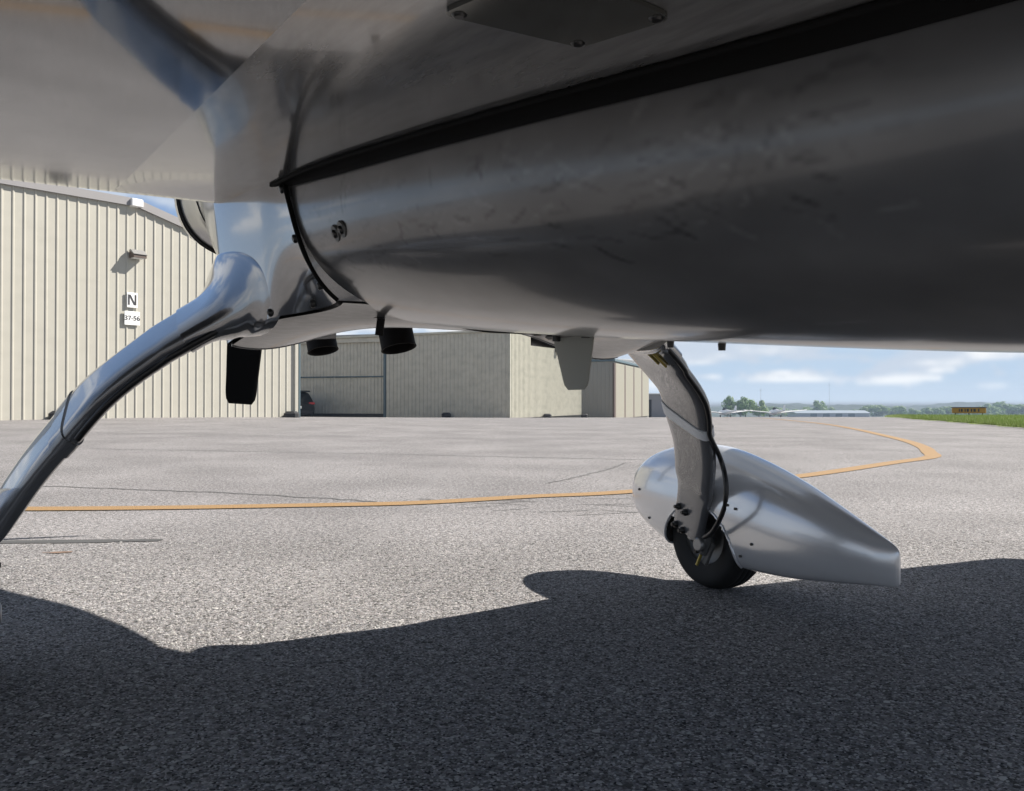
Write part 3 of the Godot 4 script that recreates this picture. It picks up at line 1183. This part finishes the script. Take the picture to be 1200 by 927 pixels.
func hangars() -> void:
	# 1: the nearest, its end wall receding to the right
	var w := Vector3(0.634, 0, -0.773)
	var out := w.cross(Vector3.UP)
	if out.z < 0: out = -out
	var c := Vector3(-11.52, 0, -26.0)
	var o := thing("hangar", c + Vector3(0, 0.2, 0))
	tag(o, "cream ribbed metal hangar with brown roof trim behind the near gear leg", "hangar")
	var base := -0.06
	var top := func(t: float) -> float:
		var d := t - 8.0
		return (6.50 + d * 0.012) if d < 0 else (6.50 - 0.26 * d if d < 3.6 else 5.564)
	ribbed(o, -w * 8.0 + Vector3(0, base, 0), w, 13.88, top, 0.2892, 1, M.cream, 0.022)
	var back := -out * 20.0
	put("core", prism([-w * 7.98 - out * 0.01 + Vector3(0, base, 0), -w * 7.98 - out * 0.01 + Vector3(0, 6.38, 0), -out * 0.01 + Vector3(0, 6.48, 0), w * 3.6 - out * 0.01 + Vector3(0, 5.54, 0), w * 5.86 - out * 0.01 + Vector3(0, 5.54, 0), w * 5.86 - out * 0.01 + Vector3(0, base, 0)], back), M.cream, o)
	for q in [[-8.1, 6.40, 0.0, 6.50], [0.0, 6.50, 3.6, 5.564], [3.6, 5.564, 5.9, 5.564]]:
		var a0: Vector3 = w * q[0] + Vector3(0, q[1], 0) + out * 0.10
		var a1: Vector3 = w * q[2] + Vector3(0, q[3], 0) + out * 0.10
		put("roof_trim", prism([a0, a0 + Vector3(0, 0.24, 0), a1 + Vector3(0, 0.24, 0), a1], -out * 0.1), M.trim, o)
		put("roof", prism([a0 + Vector3(0, 0.2, 0) - out * 0.1, a0 + Vector3(0, 0.23, 0) - out * 0.1, a1 + Vector3(0, 0.23, 0) - out * 0.1, a1 + Vector3(0, 0.2, 0) - out * 0.1], back), M.roof, o)
	put("ridge_cap", bevel_box(Vector3(0.36, 0.24, 0.3), 0.02), M.white, o, Vector3(0, 6.60, 0) + out * 0.04, Vector3(0, atan2(out.x, out.z), 0))
	put("corner_trim", bevel_box(Vector3(0.16, 5.7, 0.16), 0.02), M.cream, o, w * 5.92 + Vector3(0, base + 2.85, 0), Vector3(0, atan2(out.x, out.z), 0))
	put("downspout", bevel_box(Vector3(0.09, 5.6, 0.09), 0.02), M.teal, o, w * 6.08 + Vector3(0, base + 2.8, 0), Vector3(0, atan2(out.x, out.z), 0))
	boots(o, [w * 5.55 + out * 0.3 + Vector3(0, base - 0.03, 0), -w * 2.3 + out * 0.3 + Vector3(0, base + 0.04, 0)])
	wall_light(c + Vector3(0, 0.2 + 5.02, 0) + out * 0.04 + w * 0.02, w, out, 0.92, "hooded brown light high on the cream wall above the N sign")
	sign_board("N", c + Vector3(0, 3.83, 0) - w * 0.1 + out * 0.06, out, 0.33, 0.46, "white sign with the letter N on the cream hangar wall")
	sign_board("37-56", c + Vector3(0, 3.28, 0) - w * 0.1 + out * 0.06, out, 0.48, 0.42, "white sign reading 37-56 under the N sign")

	# 2: the hangar across the apron: shaded front with a big door, sunlit end wall
	var d := Vector3(-0.946, 0, -0.322)     # along the front, to the left
	var e := Vector3(0.322, 0, -0.947)      # along the end wall, away
	var k := Vector3(-0.094, -0.12, -47.0)
	var h := thing("hangar", k)
	tag(h, "long grey and cream hangar across the apron with a big closed door", "hangar")
	var flat := func(_t: float) -> float: return 4.78
	var front_top := func(t: float) -> float: return 4.80 - 0.012 * t
	# front: plain ribbed wall, then the door
	ribbed(h, d * 7.6, -d, 7.6, func(t: float) -> float: return front_top.call(7.6 - t), 0.95, 4, M.grey_wall)
	var door := Node3D.new()
	door.name = "hangar_door"
	h.add_child(door, true)
	for r in 2:
		ribbed(door, d * 26.0 + e * 0.25 + Vector3(0, 0.22 if r == 0 else 2.42, 0), -d, 18.2, func(_t: float) -> float: return 2.36 if r == 0 else 4.5, 0.91, 4, M.grey_wall)
	var fr := atan2(-d.z, d.x)
	put("door_rail", bevel_box(Vector3(18.2, 0.08, 0.1), 0.02), M.teal, door, d * 16.9 + e * 0.2 + Vector3(0, 2.39, 0), Vector3(0, fr, 0))
	put("door_post", bevel_box(Vector3(0.16, 4.6, 0.3), 0.02), M.teal, h, d * 7.72 + e * 0.14 + Vector3(0, 2.3, 0), Vector3(0, fr, 0))
	put("threshold", bevel_box(Vector3(18.2, 0.24, 0.1), 0.02), M.boot, h, d * 16.9 + e * 0.24 + Vector3(0, 0.1, 0), Vector3(0, fr, 0))
	put("header", bevel_box(Vector3(18.2, 0.3, 0.12), 0.02), M.grey_wall, h, d * 16.9 + e * 0.1 + Vector3(0, 4.55, 0), Vector3(0, fr, 0))
	put("eave_trim", bevel_box(Vector3(26.4, 0.12, 0.16), 0.02), M.pale, h, d * 13.1 + Vector3(0, 4.70, 0) - e * 0.05, Vector3(0, fr, -0.012))
	ribbed(h, Vector3.ZERO, e, 15.9, func(t: float) -> float: return 4.80 + (0.06 * t if t < 7.95 else 0.06 * (15.9 - t)), 0.94, 4, M.pale)
	put("core", prism([d * 26.0 + e * 0.36, d * 26.0 + e * 0.36 + Vector3(0, 4.4, 0), d * 0.03 + e * 0.36 + Vector3(0, 4.7, 0), d * 0.03 + e * 0.36], e * 15.4), M.grey_wall, h)
	put("roof", prism([e * -0.1 + Vector3(0, 4.86, 0), e * 7.95 + Vector3(0, 5.34, 0), e * 16.0 + Vector3(0, 4.86, 0), e * 16.0 + Vector3(0, 4.82, 0), e * 7.95 + Vector3(0, 5.29, 0), e * -0.1 + Vector3(0, 4.82, 0)], d * 26.0), M.roof, h)
	put("corner_trim", bevel_box(Vector3(0.12, 4.7, 0.12), 0.02), M.pale, h, Vector3(0, 2.4, 0) + (e - d) * -0.03, Vector3(0, fr, 0))
	boots(h, [d * 3.7 - e * 0.3, e * 6.2 - d * 0.3 + Vector3(0, -0.12, 0), e * 15.7 - d * 0.3 + Vector3(0, -0.24, 0)])
	wall_light(k + e * 9.2 - d * 0.05 + Vector3(0, 4.3, 0), e, -d, 1.2, "small dark light on the sunlit end wall of the far hangar")

	# 3: dark hangar beyond, with four tall door leaves on its sunlit side
	var k3 := Vector3(8.35, -0.46, -70.0)
	var t3 := thing("hangar", k3)
	tag(t3, "dark grey hangar with four tan door leaves, beyond the cream end wall", "hangar")
	ribbed(t3, d * 7.0, -d, 7.0, func(_t: float) -> float: return 4.75, 1.0, 3, M.dark_wall, 0.02)
	for i in 4:
		put("door_leaf", bevel_box(Vector3(3.7, 4.6, 0.12), 0.03), M.tan_wall, t3, e * (2.3 + 4.1 * i) - d * 0.02 + Vector3(0, 2.2, 0), Vector3(0, atan2(-e.z, e.x), 0))
		put("door_gap", bevel_box(Vector3(0.62, 4.6, 0.16), 0.02), M.bronze, t3, e * (0.22 + 4.1 * i) + Vector3(0, 2.2, 0), Vector3(0, atan2(-e.z, e.x), 0))
	put("core", prism([d * 7.0 + e * 0.1 + Vector3(0, -0.3, 0), d * 7.0 + e * 0.1 + Vector3(0, 4.7, 0), d * 0.05 + e * 0.1 + Vector3(0, 4.7, 0), d * 0.05 + e * 0.1 + Vector3(0, -0.3, 0)], e * 17.0), M.dark_wall, t3)
	put("roof_trim", bevel_box(Vector3(17.4, 0.22, 0.3), 0.03), M.teal, t3, e * 8.5 + Vector3(0, 4.72, 0), Vector3(0, atan2(-e.z, e.x), 0))
	put("roof_trim", bevel_box(Vector3(7.1, 0.22, 0.3), 0.03), M.teal, t3, d * 3.5 + Vector3(0, 4.72, 0), Vector3(0, fr, 0))
	put("roof", prism([Vector3(0, 4.85, 0), e * 8.5 + Vector3(0, 5.2, 0), e * 17.2 + Vector3(0, 4.85, 0), e * 8.5 + Vector3(0, 5.1, 0)], d * 7.0), M.roof, t3)

	# 4: low grey building behind the far leg
	var k4 := Vector3(19.0, -1.2, -108.0)
	var t4 := thing("storage_building", k4)
	tag(t4, "low grey building with a dark doorway just left of the far gear leg", "building")
	put("wall", prism([Vector3(-5, 0, 0), Vector3(-5, 3.0, 0), Vector3(4, 3.0, 0), Vector3(4, 0, 0)], Vector3(0, 0, -8)), M.trim, t4)
	put("roof", bevel_box(Vector3(9.4, 0.2, 8.4), 0.05), M.roof, t4, Vector3(-0.5, 3.1, -4))
	put("doorway", bevel_box(Vector3(1.1, 2.4, 0.1), 0.03), M.boot, t4, Vector3(-1.9, 1.2, 0.02))

	# 5: long white hangar far down the field
	var k5 := thing("long_hangar", on(158.0, 420.0, -0.2))
	tag(k5, "long low hangar with a pale blue roof at the far end of the runway", "hangar")
	put("wall", prism([Vector3(-18, 0, 0), Vector3(-18, 2.2, 0), Vector3(18, 2.2, 0), Vector3(18, 0, 0)], Vector3(0, 0, -14)), M.far_wall, k5)
	put("roof", prism([Vector3(-18.5, 2.1, 0.5), Vector3(-18.5, 3.4, -7), Vector3(-18.5, 2.1, -14.5)], Vector3(37, 0, 0)), M.far_roof, k5)
	for i in 4:
		put("door", bevel_box(Vector3(3.2, 1.8, 0.2), 0.05), M.teal, k5, Vector3(-9.5 + 6.2 * i, 0.95, 0.05))

func suv() -> void:
	var o := thing("parked_car", Vector3(-12.8, -0.3, -49.7), -1.16)
	tag(o, "black car with red tail lights parked before the hangar door", "car")
	# axes: x along the car, +x is the tail
	var P := []
	for q in [[-2.3, 0.45, 0.75, 0.80], [-2.2, 0.35, 0.95, 0.88], [-1.2, 0.32, 1.05, 0.92], [0.0, 0.32, 1.08, 0.93], [1.6, 0.34, 1.10, 0.93], [2.15, 0.40, 1.08, 0.90], [2.3, 0.5, 0.98, 0.84]]:
		P.append(car_ring(q))
	put("body", loft(P), M.car, o)
	var G := []
	for q in [[-1.3, 1.0, 1.06, 0.86], [-0.5, 1.0, 1.58, 0.74], [0.3, 1.0, 1.70, 0.72], [1.5, 1.0, 1.66, 0.72], [1.95, 1.0, 1.55, 0.70], [2.2, 1.0, 1.06, 0.84]]:
		G.append(car_ring(q))
	put("cabin", loft(G), M.glass, o)
	put("roof", bevel_box(Vector3(2.3, 0.06, 1.36), 0.03), M.car, o, Vector3(0.75, 1.70, 0))
	put("spoiler", bevel_box(Vector3(0.35, 0.05, 1.3), 0.02), M.car, o, Vector3(2.0, 1.66, 0))
	for z in [-0.72, 0.72]:
		put("tail_light", bevel_box(Vector3(0.16, 0.14, 0.34), 0.03), M.red, o, Vector3(2.2, 1.0, z))
		for x in [-1.4, 1.4]:
			var wh := put("wheel", lathe_z([[0.2, -0.1], [0.33, -0.1], [0.36, -0.06], [0.36, 0.06], [0.33, 0.1], [0.2, 0.1]]), M.rubber, o, Vector3(x, 0.36, z * 1.15))
			put("rim", lathe_z([[0.2, 0.09], [0.0, 0.07]] if z > 0 else [[0.2, -0.09], [0.0, -0.07]]), M.steel, wh)
	put("licence_plate", bevel_box(Vector3(0.04, 0.14, 0.30), 0.01), M.white, o, Vector3(2.31, 0.78, 0))
	put("bumper", bevel_box(Vector3(0.2, 0.25, 1.7), 0.06), M.boot, o, Vector3(2.25, 0.5, 0))

func car_ring(q: Array) -> PackedVector3Array:
	var r := PackedVector3Array()
	for k in 24:
		var a := TAU * k / 24
		var hm: float = (q[1] + q[2]) / 2
		r.append(Vector3(q[0], hm + (q[2] - q[1]) / 2 * pow(absf(sin(a)), 0.5) * signf(sin(a)), q[3] * pow(absf(cos(a)), 0.5) * signf(cos(a))))
	return r

func lathe_z(prof: Array) -> ArrayMesh:
	var T := []
	for p in prof:
		var ring := PackedVector3Array()
		for k in 28:
			var a := TAU * k / 28
			ring.append(Vector3(cos(a) * p[0], sin(a) * p[0], p[1]))
		T.append(ring)
	return grid(T, true)

# ---------------------------------------------------------------- far field
func small_plane(at: Vector3, turn: float, span: float, label: String) -> void:
	var o := thing("parked_airplane", at, turn)
	tag(o, label, "airplane")
	var F := []
	for q in [[-2.6, 0.15], [-2.2, 0.42], [-1.0, 0.55], [0.4, 0.5], [2.0, 0.28], [4.2, 0.10]]:
		var ring := PackedVector3Array()
		for k in 16:
			var a := TAU * k / 16
			ring.append(Vector3(cos(a) * q[1], 1.0 + sin(a) * q[1] + 0.06 * q[0], q[0]))
		F.append(ring)
	put("fuselage", loft(F), M.white, o)
	for s in [-1.0, 1.0]:
		var W := []
		for i in 6:
			var t := i / 5.0
			var ring := PackedVector3Array()
			for k in 12:
				var a := TAU * k / 12
				ring.append(Vector3(s * span / 2 * t, 0.75 + 0.30 * t * span / 6 + sin(a) * lerpf(0.13, 0.06, t), -0.2 + cos(a) * lerpf(0.8, 0.5, t)))
			W.append(ring)
		put("wing", loft(W), M.white, o)
		put("wheel", lathe_x([[0.1, -0.08], [0.2, -0.07], [0.2, 0.07], [0.1, 0.08]]), M.rubber, o, Vector3(s * 1.1, 0.2, 0))
		put("gear_leg", tube([Vector3(s * 0.9, 0.8, 0), Vector3(s * 1.1, 0.2, 0)], 0.05, 6), M.white, o)
	put("canopy", tube([Vector3(0, 1.3, -1.2), Vector3(0, 1.55, -0.4), Vector3(0, 1.35, 0.8)], [0.1, 0.38, 0.1], 12), M.glass, o)
	o.scale = Vector3.ONE * 1.35
	put("fin", prism([Vector3(-0.05, 1.2, 3.3), Vector3(-0.05, 2.3, 4.0), Vector3(-0.05, 2.3, 4.5), Vector3(-0.05, 1.1, 4.4)], Vector3(0.1, 0, 0)), M.white, o)
	put("tailplane", bevel_box(Vector3(2.8, 0.08, 0.7), 0.03), M.white, o, Vector3(0, 1.3, 4.0))

func crown(r: float, h: float, leaves: int, sd: int, droop := 0.0) -> ArrayMesh:
	var g := RandomNumberGenerator.new()
	g.seed = sd
	var lobes := []
	for i in 9:
		var a := g.randf() * TAU
		var y := g.randf_range(-0.45, 0.62)
		var rr := (1.0 - absf(y) * 0.8) * 0.55
		lobes.append([Vector3(cos(a) * rr * r, y * h * 0.5, sin(a) * rr * r), g.randf_range(0.30, 0.5) * r])
	var st := SurfaceTool.new()
	st.begin(Mesh.PRIMITIVE_TRIANGLES)
	for i in leaves:
		var lb = lobes[g.randi() % lobes.size()]
		var n := Vector3(g.randfn(), g.randfn(), g.randfn()).normalized()
		var p: Vector3 = lb[0] + n * lb[1] * pow(g.randf(), 0.4)
		var u := Vector3(g.randfn(), g.randfn(), g.randfn()).normalized()
		var v := n.cross(u).normalized()
		u = v.cross(n)
		var s := r * g.randf_range(0.07, 0.16)
		for q in [p + u * s, p - u * s * 0.6 + v * s, p - u * s * 0.6 - v * s + n * s * 0.3]: st.add_vertex(q)
	st.set_smooth_group(-1)
	st.generate_normals()
	return st.commit()

func far_field() -> void:
	# hills
	for q in [[900.0, -500.0, 900.0, -5.0, 9.0, 71, 0.0], [760.0, 120.0, 640.0, -7.5, 8.0, 72, 0.6]]:
		var n := FastNoiseLite.new()
		n.seed = int(q[5])
		n.frequency = 0.005
		n.fractal_octaves = 4
		var P := []
		for i in 7:
			var row := PackedVector3Array()
			for j in 420:
				var X := lerpf(q[1], q[2], j / 419.0)
				var Z: float = q[0] + i * 25.0
				var crest: float = q[3] + q[4] * (0.35 + 0.9 * n.get_noise_2d(X, 0.0)) + 2.4 * n.get_noise_2d(X * 22.0, Z * 5.0)
				var lo := ground(X, Z) - 1.0
				row.append(pos(X, Z, lerpf(lo, maxf(crest, lo + 1.0), sin(PI * 0.5 * minf(1.0, i / 4.0)))))
			P.append(row)
		struct("hill", grid(P), M.hill)
	# trees
	var crowns := []
	for i in 5: crowns.append(crown(1.0, 1.7, 620, 100 + i))
	var trunk := tube([Vector3(0, 0, 0), Vector3(0.02, 0.35, 0), Vector3(0, 0.9, 0.02)], [0.07, 0.05, 0.02], 7)
	var spots := []
	# the dark clump right of the far leg
	for q in [[88.5, 330.0, 7.6, "tall dark tree at the left end of the clump right of the gear leg"], [92.5, 338.0, 8.6, "highest dark round tree in the clump right of the gear leg"], [96.0, 332.0, 7.2, "lower dark tree at the right end of the clump by the gear leg"], [85.0, 336.0, 7.9, "dark tree half hidden behind the far gear leg"]]:
		spots.append(q)
	spots.append([190.0, 530.0, 10.5, "lone upright tree to the left of the long pale hangar"])
	spots.append([196.0, 540.0, 7.5, "small round tree beside the lone upright tree"])
	for i in 110:
		var X := lerpf(158.0, 470.0, i / 109.0) + rng.randf_range(-3, 3)
		spots.append([X, 600.0 + rng.randf_range(-40, 60), rng.randf_range(4.5, 8.5) + (2.5 if X > 330.0 else 0.0), "distant green tree in the row along the far edge of the field"])
	for i in spots.size():
		var q = spots[i]
		var near := i < 6
		var o := thing("tree", on(q[0], q[1], -0.3), rng.randf() * TAU)
		var r: float = q[2] * (rng.randf_range(0.5, 0.62) if near else rng.randf_range(0.65, 1.05))
		var cr := put("crown", crowns[i % 5], M.leaf[i % 3], o, Vector3(0, q[2] * 0.52, 0))
		cr.scale = Vector3(r, q[2] * 0.62, r)
		var tr := put("trunk", trunk, M.bark, o)
		tr.scale = Vector3(q[2] * 0.4, q[2] * 0.6, q[2] * 0.4)
		tag(o, q[3], "tree", "trees beyond the airfield" if near else "trees in the row along the far edge of the field")
	# planes parked on the grass
	small_plane(on(58.0, 232.0), 0.25, 12.0, "white airplane with straight wings parked by the dark tree clump")
	small_plane(on(68.5, 222.0), 0.1, 12.5, "white low-wing airplane parked in the middle of the field")
	# thin masts
	for q in [[172.0, 590.0, 20.0, "thin grey mast rising left of the lone tree"], [238.0, 640.0, 26.0, "thin grey mast rising behind the long pale hangar"]]:
		var m := thing("mast", on(q[0], q[1]))
		put("pole", tube([Vector3.ZERO, Vector3(0, q[2], 0)], [0.13, 0.07], 8), M.steel, m)
		put("cross_arm", bevel_box(Vector3(1.6, 0.2, 0.2), 0.04), M.steel, m, Vector3(0, q[2] * 0.92, 0))
		tag(m, q[3], "mast", "masts beyond the field")
	# taxiway sign
	var sg := thing("taxiway_sign", on(24.9, 46.5, 0.0), -0.12)
	tag(sg, "orange taxiway sign with dark marks standing in the green grass", "sign")
	put("panel", bevel_box(Vector3(1.75, 0.30, 0.12), 0.03), M.yellow, sg, Vector3(0, 0.40, 0))
	put("frame", bevel_box(Vector3(1.80, 0.04, 0.16), 0.01), M.ink, sg, Vector3(0, 0.57, 0))
	for x in [-0.7, 0.0, 0.7]:
		put("leg", bevel_box(Vector3(0.05, 0.3, 0.05), 0.01), M.ink, sg, Vector3(x, 0.13, 0))
	var x := -0.52
	for wdt in [0.07, 0.12, 0.08, 0.14, 0.10, 0.16, 0.09]:
		put("mark", bevel_box(Vector3(wdt * 0.75, 0.15, 0.01), 0.003), M.ink, sg, Vector3(x, 0.41, 0.065))
		x += wdt + 0.055

func grass() -> void:
	var edge := [Vector2(11.5, 15.0), Vector2(14.2, 23.8), Vector2(16.6, 33.0), Vector2(20.5, 45.0), Vector2(46.0, 105.0), Vector2(130.0, 300.0), Vector2(215.0, 480.0), Vector2(320.0, 700.0)]
	var pts := spline(edge, 90)
	var P := []
	for i in 90:
		var p: Vector2 = pts[i]
		var row := PackedVector3Array()
		for j in 14:
			var t := j / 13.0
			var X := p.x + pow(t, 2.0) * (60.0 + p.y * 1.6)
			row.append(on(X, p.y, -0.02 + 0.07 * sm(0.0, 0.02, t) + 0.02 * sin(p.y * 2.0 + j)))
		P.append(row)
	struct("grass_field", grid(P), M.grass)
	# far strip of grass with the parked planes
	var Q := []
	for i in 30:
		var Z := lerpf(262.0, 560.0, i / 29.0)
		var row := PackedVector3Array()
		for j in 10: row.append(on(lerpf(Z * 0.20, Z * 0.335 - 2.0 * sin(Z * 0.05), j / 9.0), Z, 0.05))
		Q.append(row)
	struct("grass_field", grid(Q), M.grass)
	# tufts along the near edge
	var tm := SurfaceTool.new()
	tm.begin(Mesh.PRIMITIVE_TRIANGLES)
	for b in 7:
		var a := TAU * b / 7.0
		var lean := Vector3(cos(a), 0, sin(a))
		var side := Vector3(-sin(a), 0, cos(a)) * 0.012
		for v in [lean * 0.02 - side, lean * 0.10 + Vector3(0, 0.16 + 0.05 * (b % 3), 0), lean * 0.02 + side]: tm.add_vertex(v)
	tm.generate_normals()
	var mm := MultiMesh.new()
	mm.transform_format = MultiMesh.TRANSFORM_3D
	mm.mesh = tm.commit()
	var list := []
	for i in 30000:
		var Z := 16.0 + 90.0 * pow(rng.randf(), 1.6)
		var lo := 0.0
		for j in 89:
			if pts[j + 1].y > Z:
				lo = lerpf(pts[j].x, pts[j + 1].x, (Z - pts[j].y) / (pts[j + 1].y - pts[j].y))
				break
		var X := lo + pow(rng.randf(), 1.8) * 26.0 - 0.1
		list.append(Transform3D(Basis(Vector3.UP, rng.randf() * TAU).scaled(Vector3.ONE * rng.randf_range(0.35, 0.85)), on(X, Z, 0.03)))
	mm.instance_count = list.size()
	for i in list.size(): mm.set_instance_transform(i, list[i])
	var mi := MultiMeshInstance3D.new()
	mi.name = "grass_tufts"
	mi.multimesh = mm
	mi.material_override = M.blades
	tag(mi, "green grass tufts along the edge of the apron", "grass", "", "stuff")
	add_child(mi)

func apron() -> void:
	var xs := []
	var zs := []
	for i in 121:
		var t := i / 60.0 - 1.0
		xs.append(signf(t) * (absf(t) * 14.0 + pow(absf(t), 4.0) * 900.0))
	for i in 131:
		var t := i / 130.0
		zs.append(-25.0 + t * 75.0 + pow(t, 5.0) * 1150.0)
	var P := []
	for z in zs:
		var row := PackedVector3Array()
		for x in xs: row.append(on(x, z))
		P.append(row)
	struct("apron", grid(P), M.asphalt)
	# yellow taxi line
	var z := func(px: float, py: float) -> Vector2:
		var Z := 690.0 / (py - 473.0)
		return Vector2((px - 600.0) / 1000.0 * Z, Z)
	struct("taxi_line", strip([Vector2(-14.0, 5.6), Vector2(-7.0, 5.55), Vector2(-3.17, 5.52), Vector2(-1.2, 5.75), Vector2(-0.58, 5.9), Vector2(0.13, 6.27), Vector2(0.93, 6.63), Vector2(2.6, 7.93), Vector2(4.4, 9.86), Vector2(5.35, 10.9), Vector2(5.86, 12.0), Vector2(6.45, 13.4), Vector2(7.2, 15.6), Vector2(8.2, 19.2), Vector2(9.2, 23.0), Vector2(10.6, 29.5), Vector2(12.0, 40.0), Vector2(15.0, 60.0), Vector2(30.0, 110.0)], 0.20, 0.006, 220, 3), M.line)
	# cracks and tar seams
	for q in [[[Vector2(-4.2, 7.1), Vector2(-2.9, 6.75), Vector2(-1.9, 6.4), Vector2(-0.95, 5.95)], 0.03], [[Vector2(-6.0, 12.2), Vector2(-2.2, 11.4), Vector2(1.6, 10.3), Vector2(2.2, 10.2)], 0.035], [[Vector2(-9.0, 17.0), Vector2(-2.0, 16.0), Vector2(6.0, 15.5)], 0.04], [[Vector2(-14.0, 29.0), Vector2(0.0, 29.5), Vector2(14.0, 30.0)], 0.06], [[Vector2(0.3, 7.3), Vector2(0.9, 8.6), Vector2(1.3, 9.8)], 0.025]]:
		var pts := spline(q[0], 50)
		for i in pts.size(): pts[i] += Vector2(rng.randf_range(-0.02, 0.02), rng.randf_range(-0.03, 0.03))
		struct("pavement_crack", strip(pts, q[1], 0.003, 50), M.crack)
	for i in 14:
		var p := Vector2(rng.randf_range(-0.9, 0.5), rng.randf_range(5.1, 6.2))
		struct("pavement_crack", strip([p, p + Vector2(rng.randf_range(0.05, 0.2), rng.randf_range(-0.15, 0.2)), p + Vector2(rng.randf_range(0.3, 0.6), rng.randf_range(-0.1, 0.16))], [0.003, 0.013, 0.003], 0.003, 14), M.crack)
	struct("oil_mark", strip([Vector2(-3.4, 4.15), Vector2(-2.6, 4.22), Vector2(-2.1, 4.25), Vector2(-1.75, 4.29)], [0.10, 0.09, 0.10, 0.07, 0.01], 0.003, 40), M.stain)
	struct("rust_mark", strip([Vector2(-2.16, 3.93), Vector2(-2.09, 3.93), Vector2(-2.03, 3.95)], [0.01, 0.04, 0.03, 0.005], 0.003, 12), M.rust)
	# loose stones of the surface close to the viewer
	var st := SphereMesh.new()
	st.radius = 0.5
	st.height = 0.8
	st.radial_segments = 6
	st.rings = 3
	var mm := MultiMesh.new()
	mm.transform_format = MultiMesh.TRANSFORM_3D
	mm.use_colors = true
	mm.mesh = st
	var n := 90000
	mm.instance_count = n
	for i in n:
		var Z := 1.1 + 3.2 * pow(rng.randf(), 1.5)
		var X := (rng.randf() * 1.5 - 0.75) * Z
		var s := rng.randf_range(0.0035, 0.0085)
		if rng.randf() < 0.03: s *= 1.9
		mm.set_instance_transform(i, Transform3D(Basis.from_euler(Vector3(rng.randf_range(-0.4, 0.4), rng.randf() * TAU, rng.randf_range(-0.4, 0.4))).scaled(Vector3(s * rng.randf_range(0.8, 1.6), s * 0.7, s)), on(X, Z, -s * 0.05)))
		var g := 0.07 + 0.42 * pow(rng.randf(), 1.7)
		mm.set_instance_color(i, Color(g * 1.03, g, g * 0.95))
	var mi := MultiMeshInstance3D.new()
	mi.name = "gravel"
	mi.multimesh = mm
	var sm_ := mat(Color(1, 1, 1), 0.9)
	sm_.vertex_color_use_as_albedo = true
	mi.material_override = sm_
	tag(mi, "small stones bedded in the worn asphalt close to the viewer", "gravel", "", "stuff")
	add_child(mi)

# ---------------------------------------------------------------- scene
func _ready() -> void:
	rng.seed = 7
	var cam := Camera3D.new()
	cam.name = "camera"
	cam.position = Vector3(0, EYE, 0)
	cam.rotation.x = atan(9.5 / 1000.0)
	cam.fov = 49.74
	cam.near = 0.05
	cam.far = 3000.0
	add_child(cam)
	cam.current = true
	var env := Environment.new()
	env.background_mode = Environment.BG_SKY
	env.sky = make_sky()
	env.background_energy_multiplier = 0.42
	env.tonemap_mode = Environment.TONE_MAPPER_LINEAR
	env.tonemap_exposure = 2.0
	env.sdfgi_enabled = true
	env.ssao_enabled = true
	env.ssil_enabled = true
	env.fog_enabled = true
	env.fog_density = 0.00045
	env.fog_light_color = Color(0.72, 0.80, 0.90)
	var we := WorldEnvironment.new()
	we.environment = env
	add_child(we)
	var sun := DirectionalLight3D.new()
	sun.name = "sun"
	var az := deg_to_rad(71.0)
	var el := deg_to_rad(40.0)
	var to := Vector3(sin(az) * cos(el), sin(el), -cos(az) * cos(el))
	sun.light_energy = 1.6
	sun.light_color = Color(1.0, 0.975, 0.94)
	sun.light_angular_distance = 0.5
	sun.shadow_enabled = true
	add_child(sun)
	sun.look_at_from_position(to * 50.0, Vector3.ZERO, Vector3.UP)

	materials()
	apron()
	grass()
	hangars()
	airplane()
	side_cover()
	suv()
	far_field()
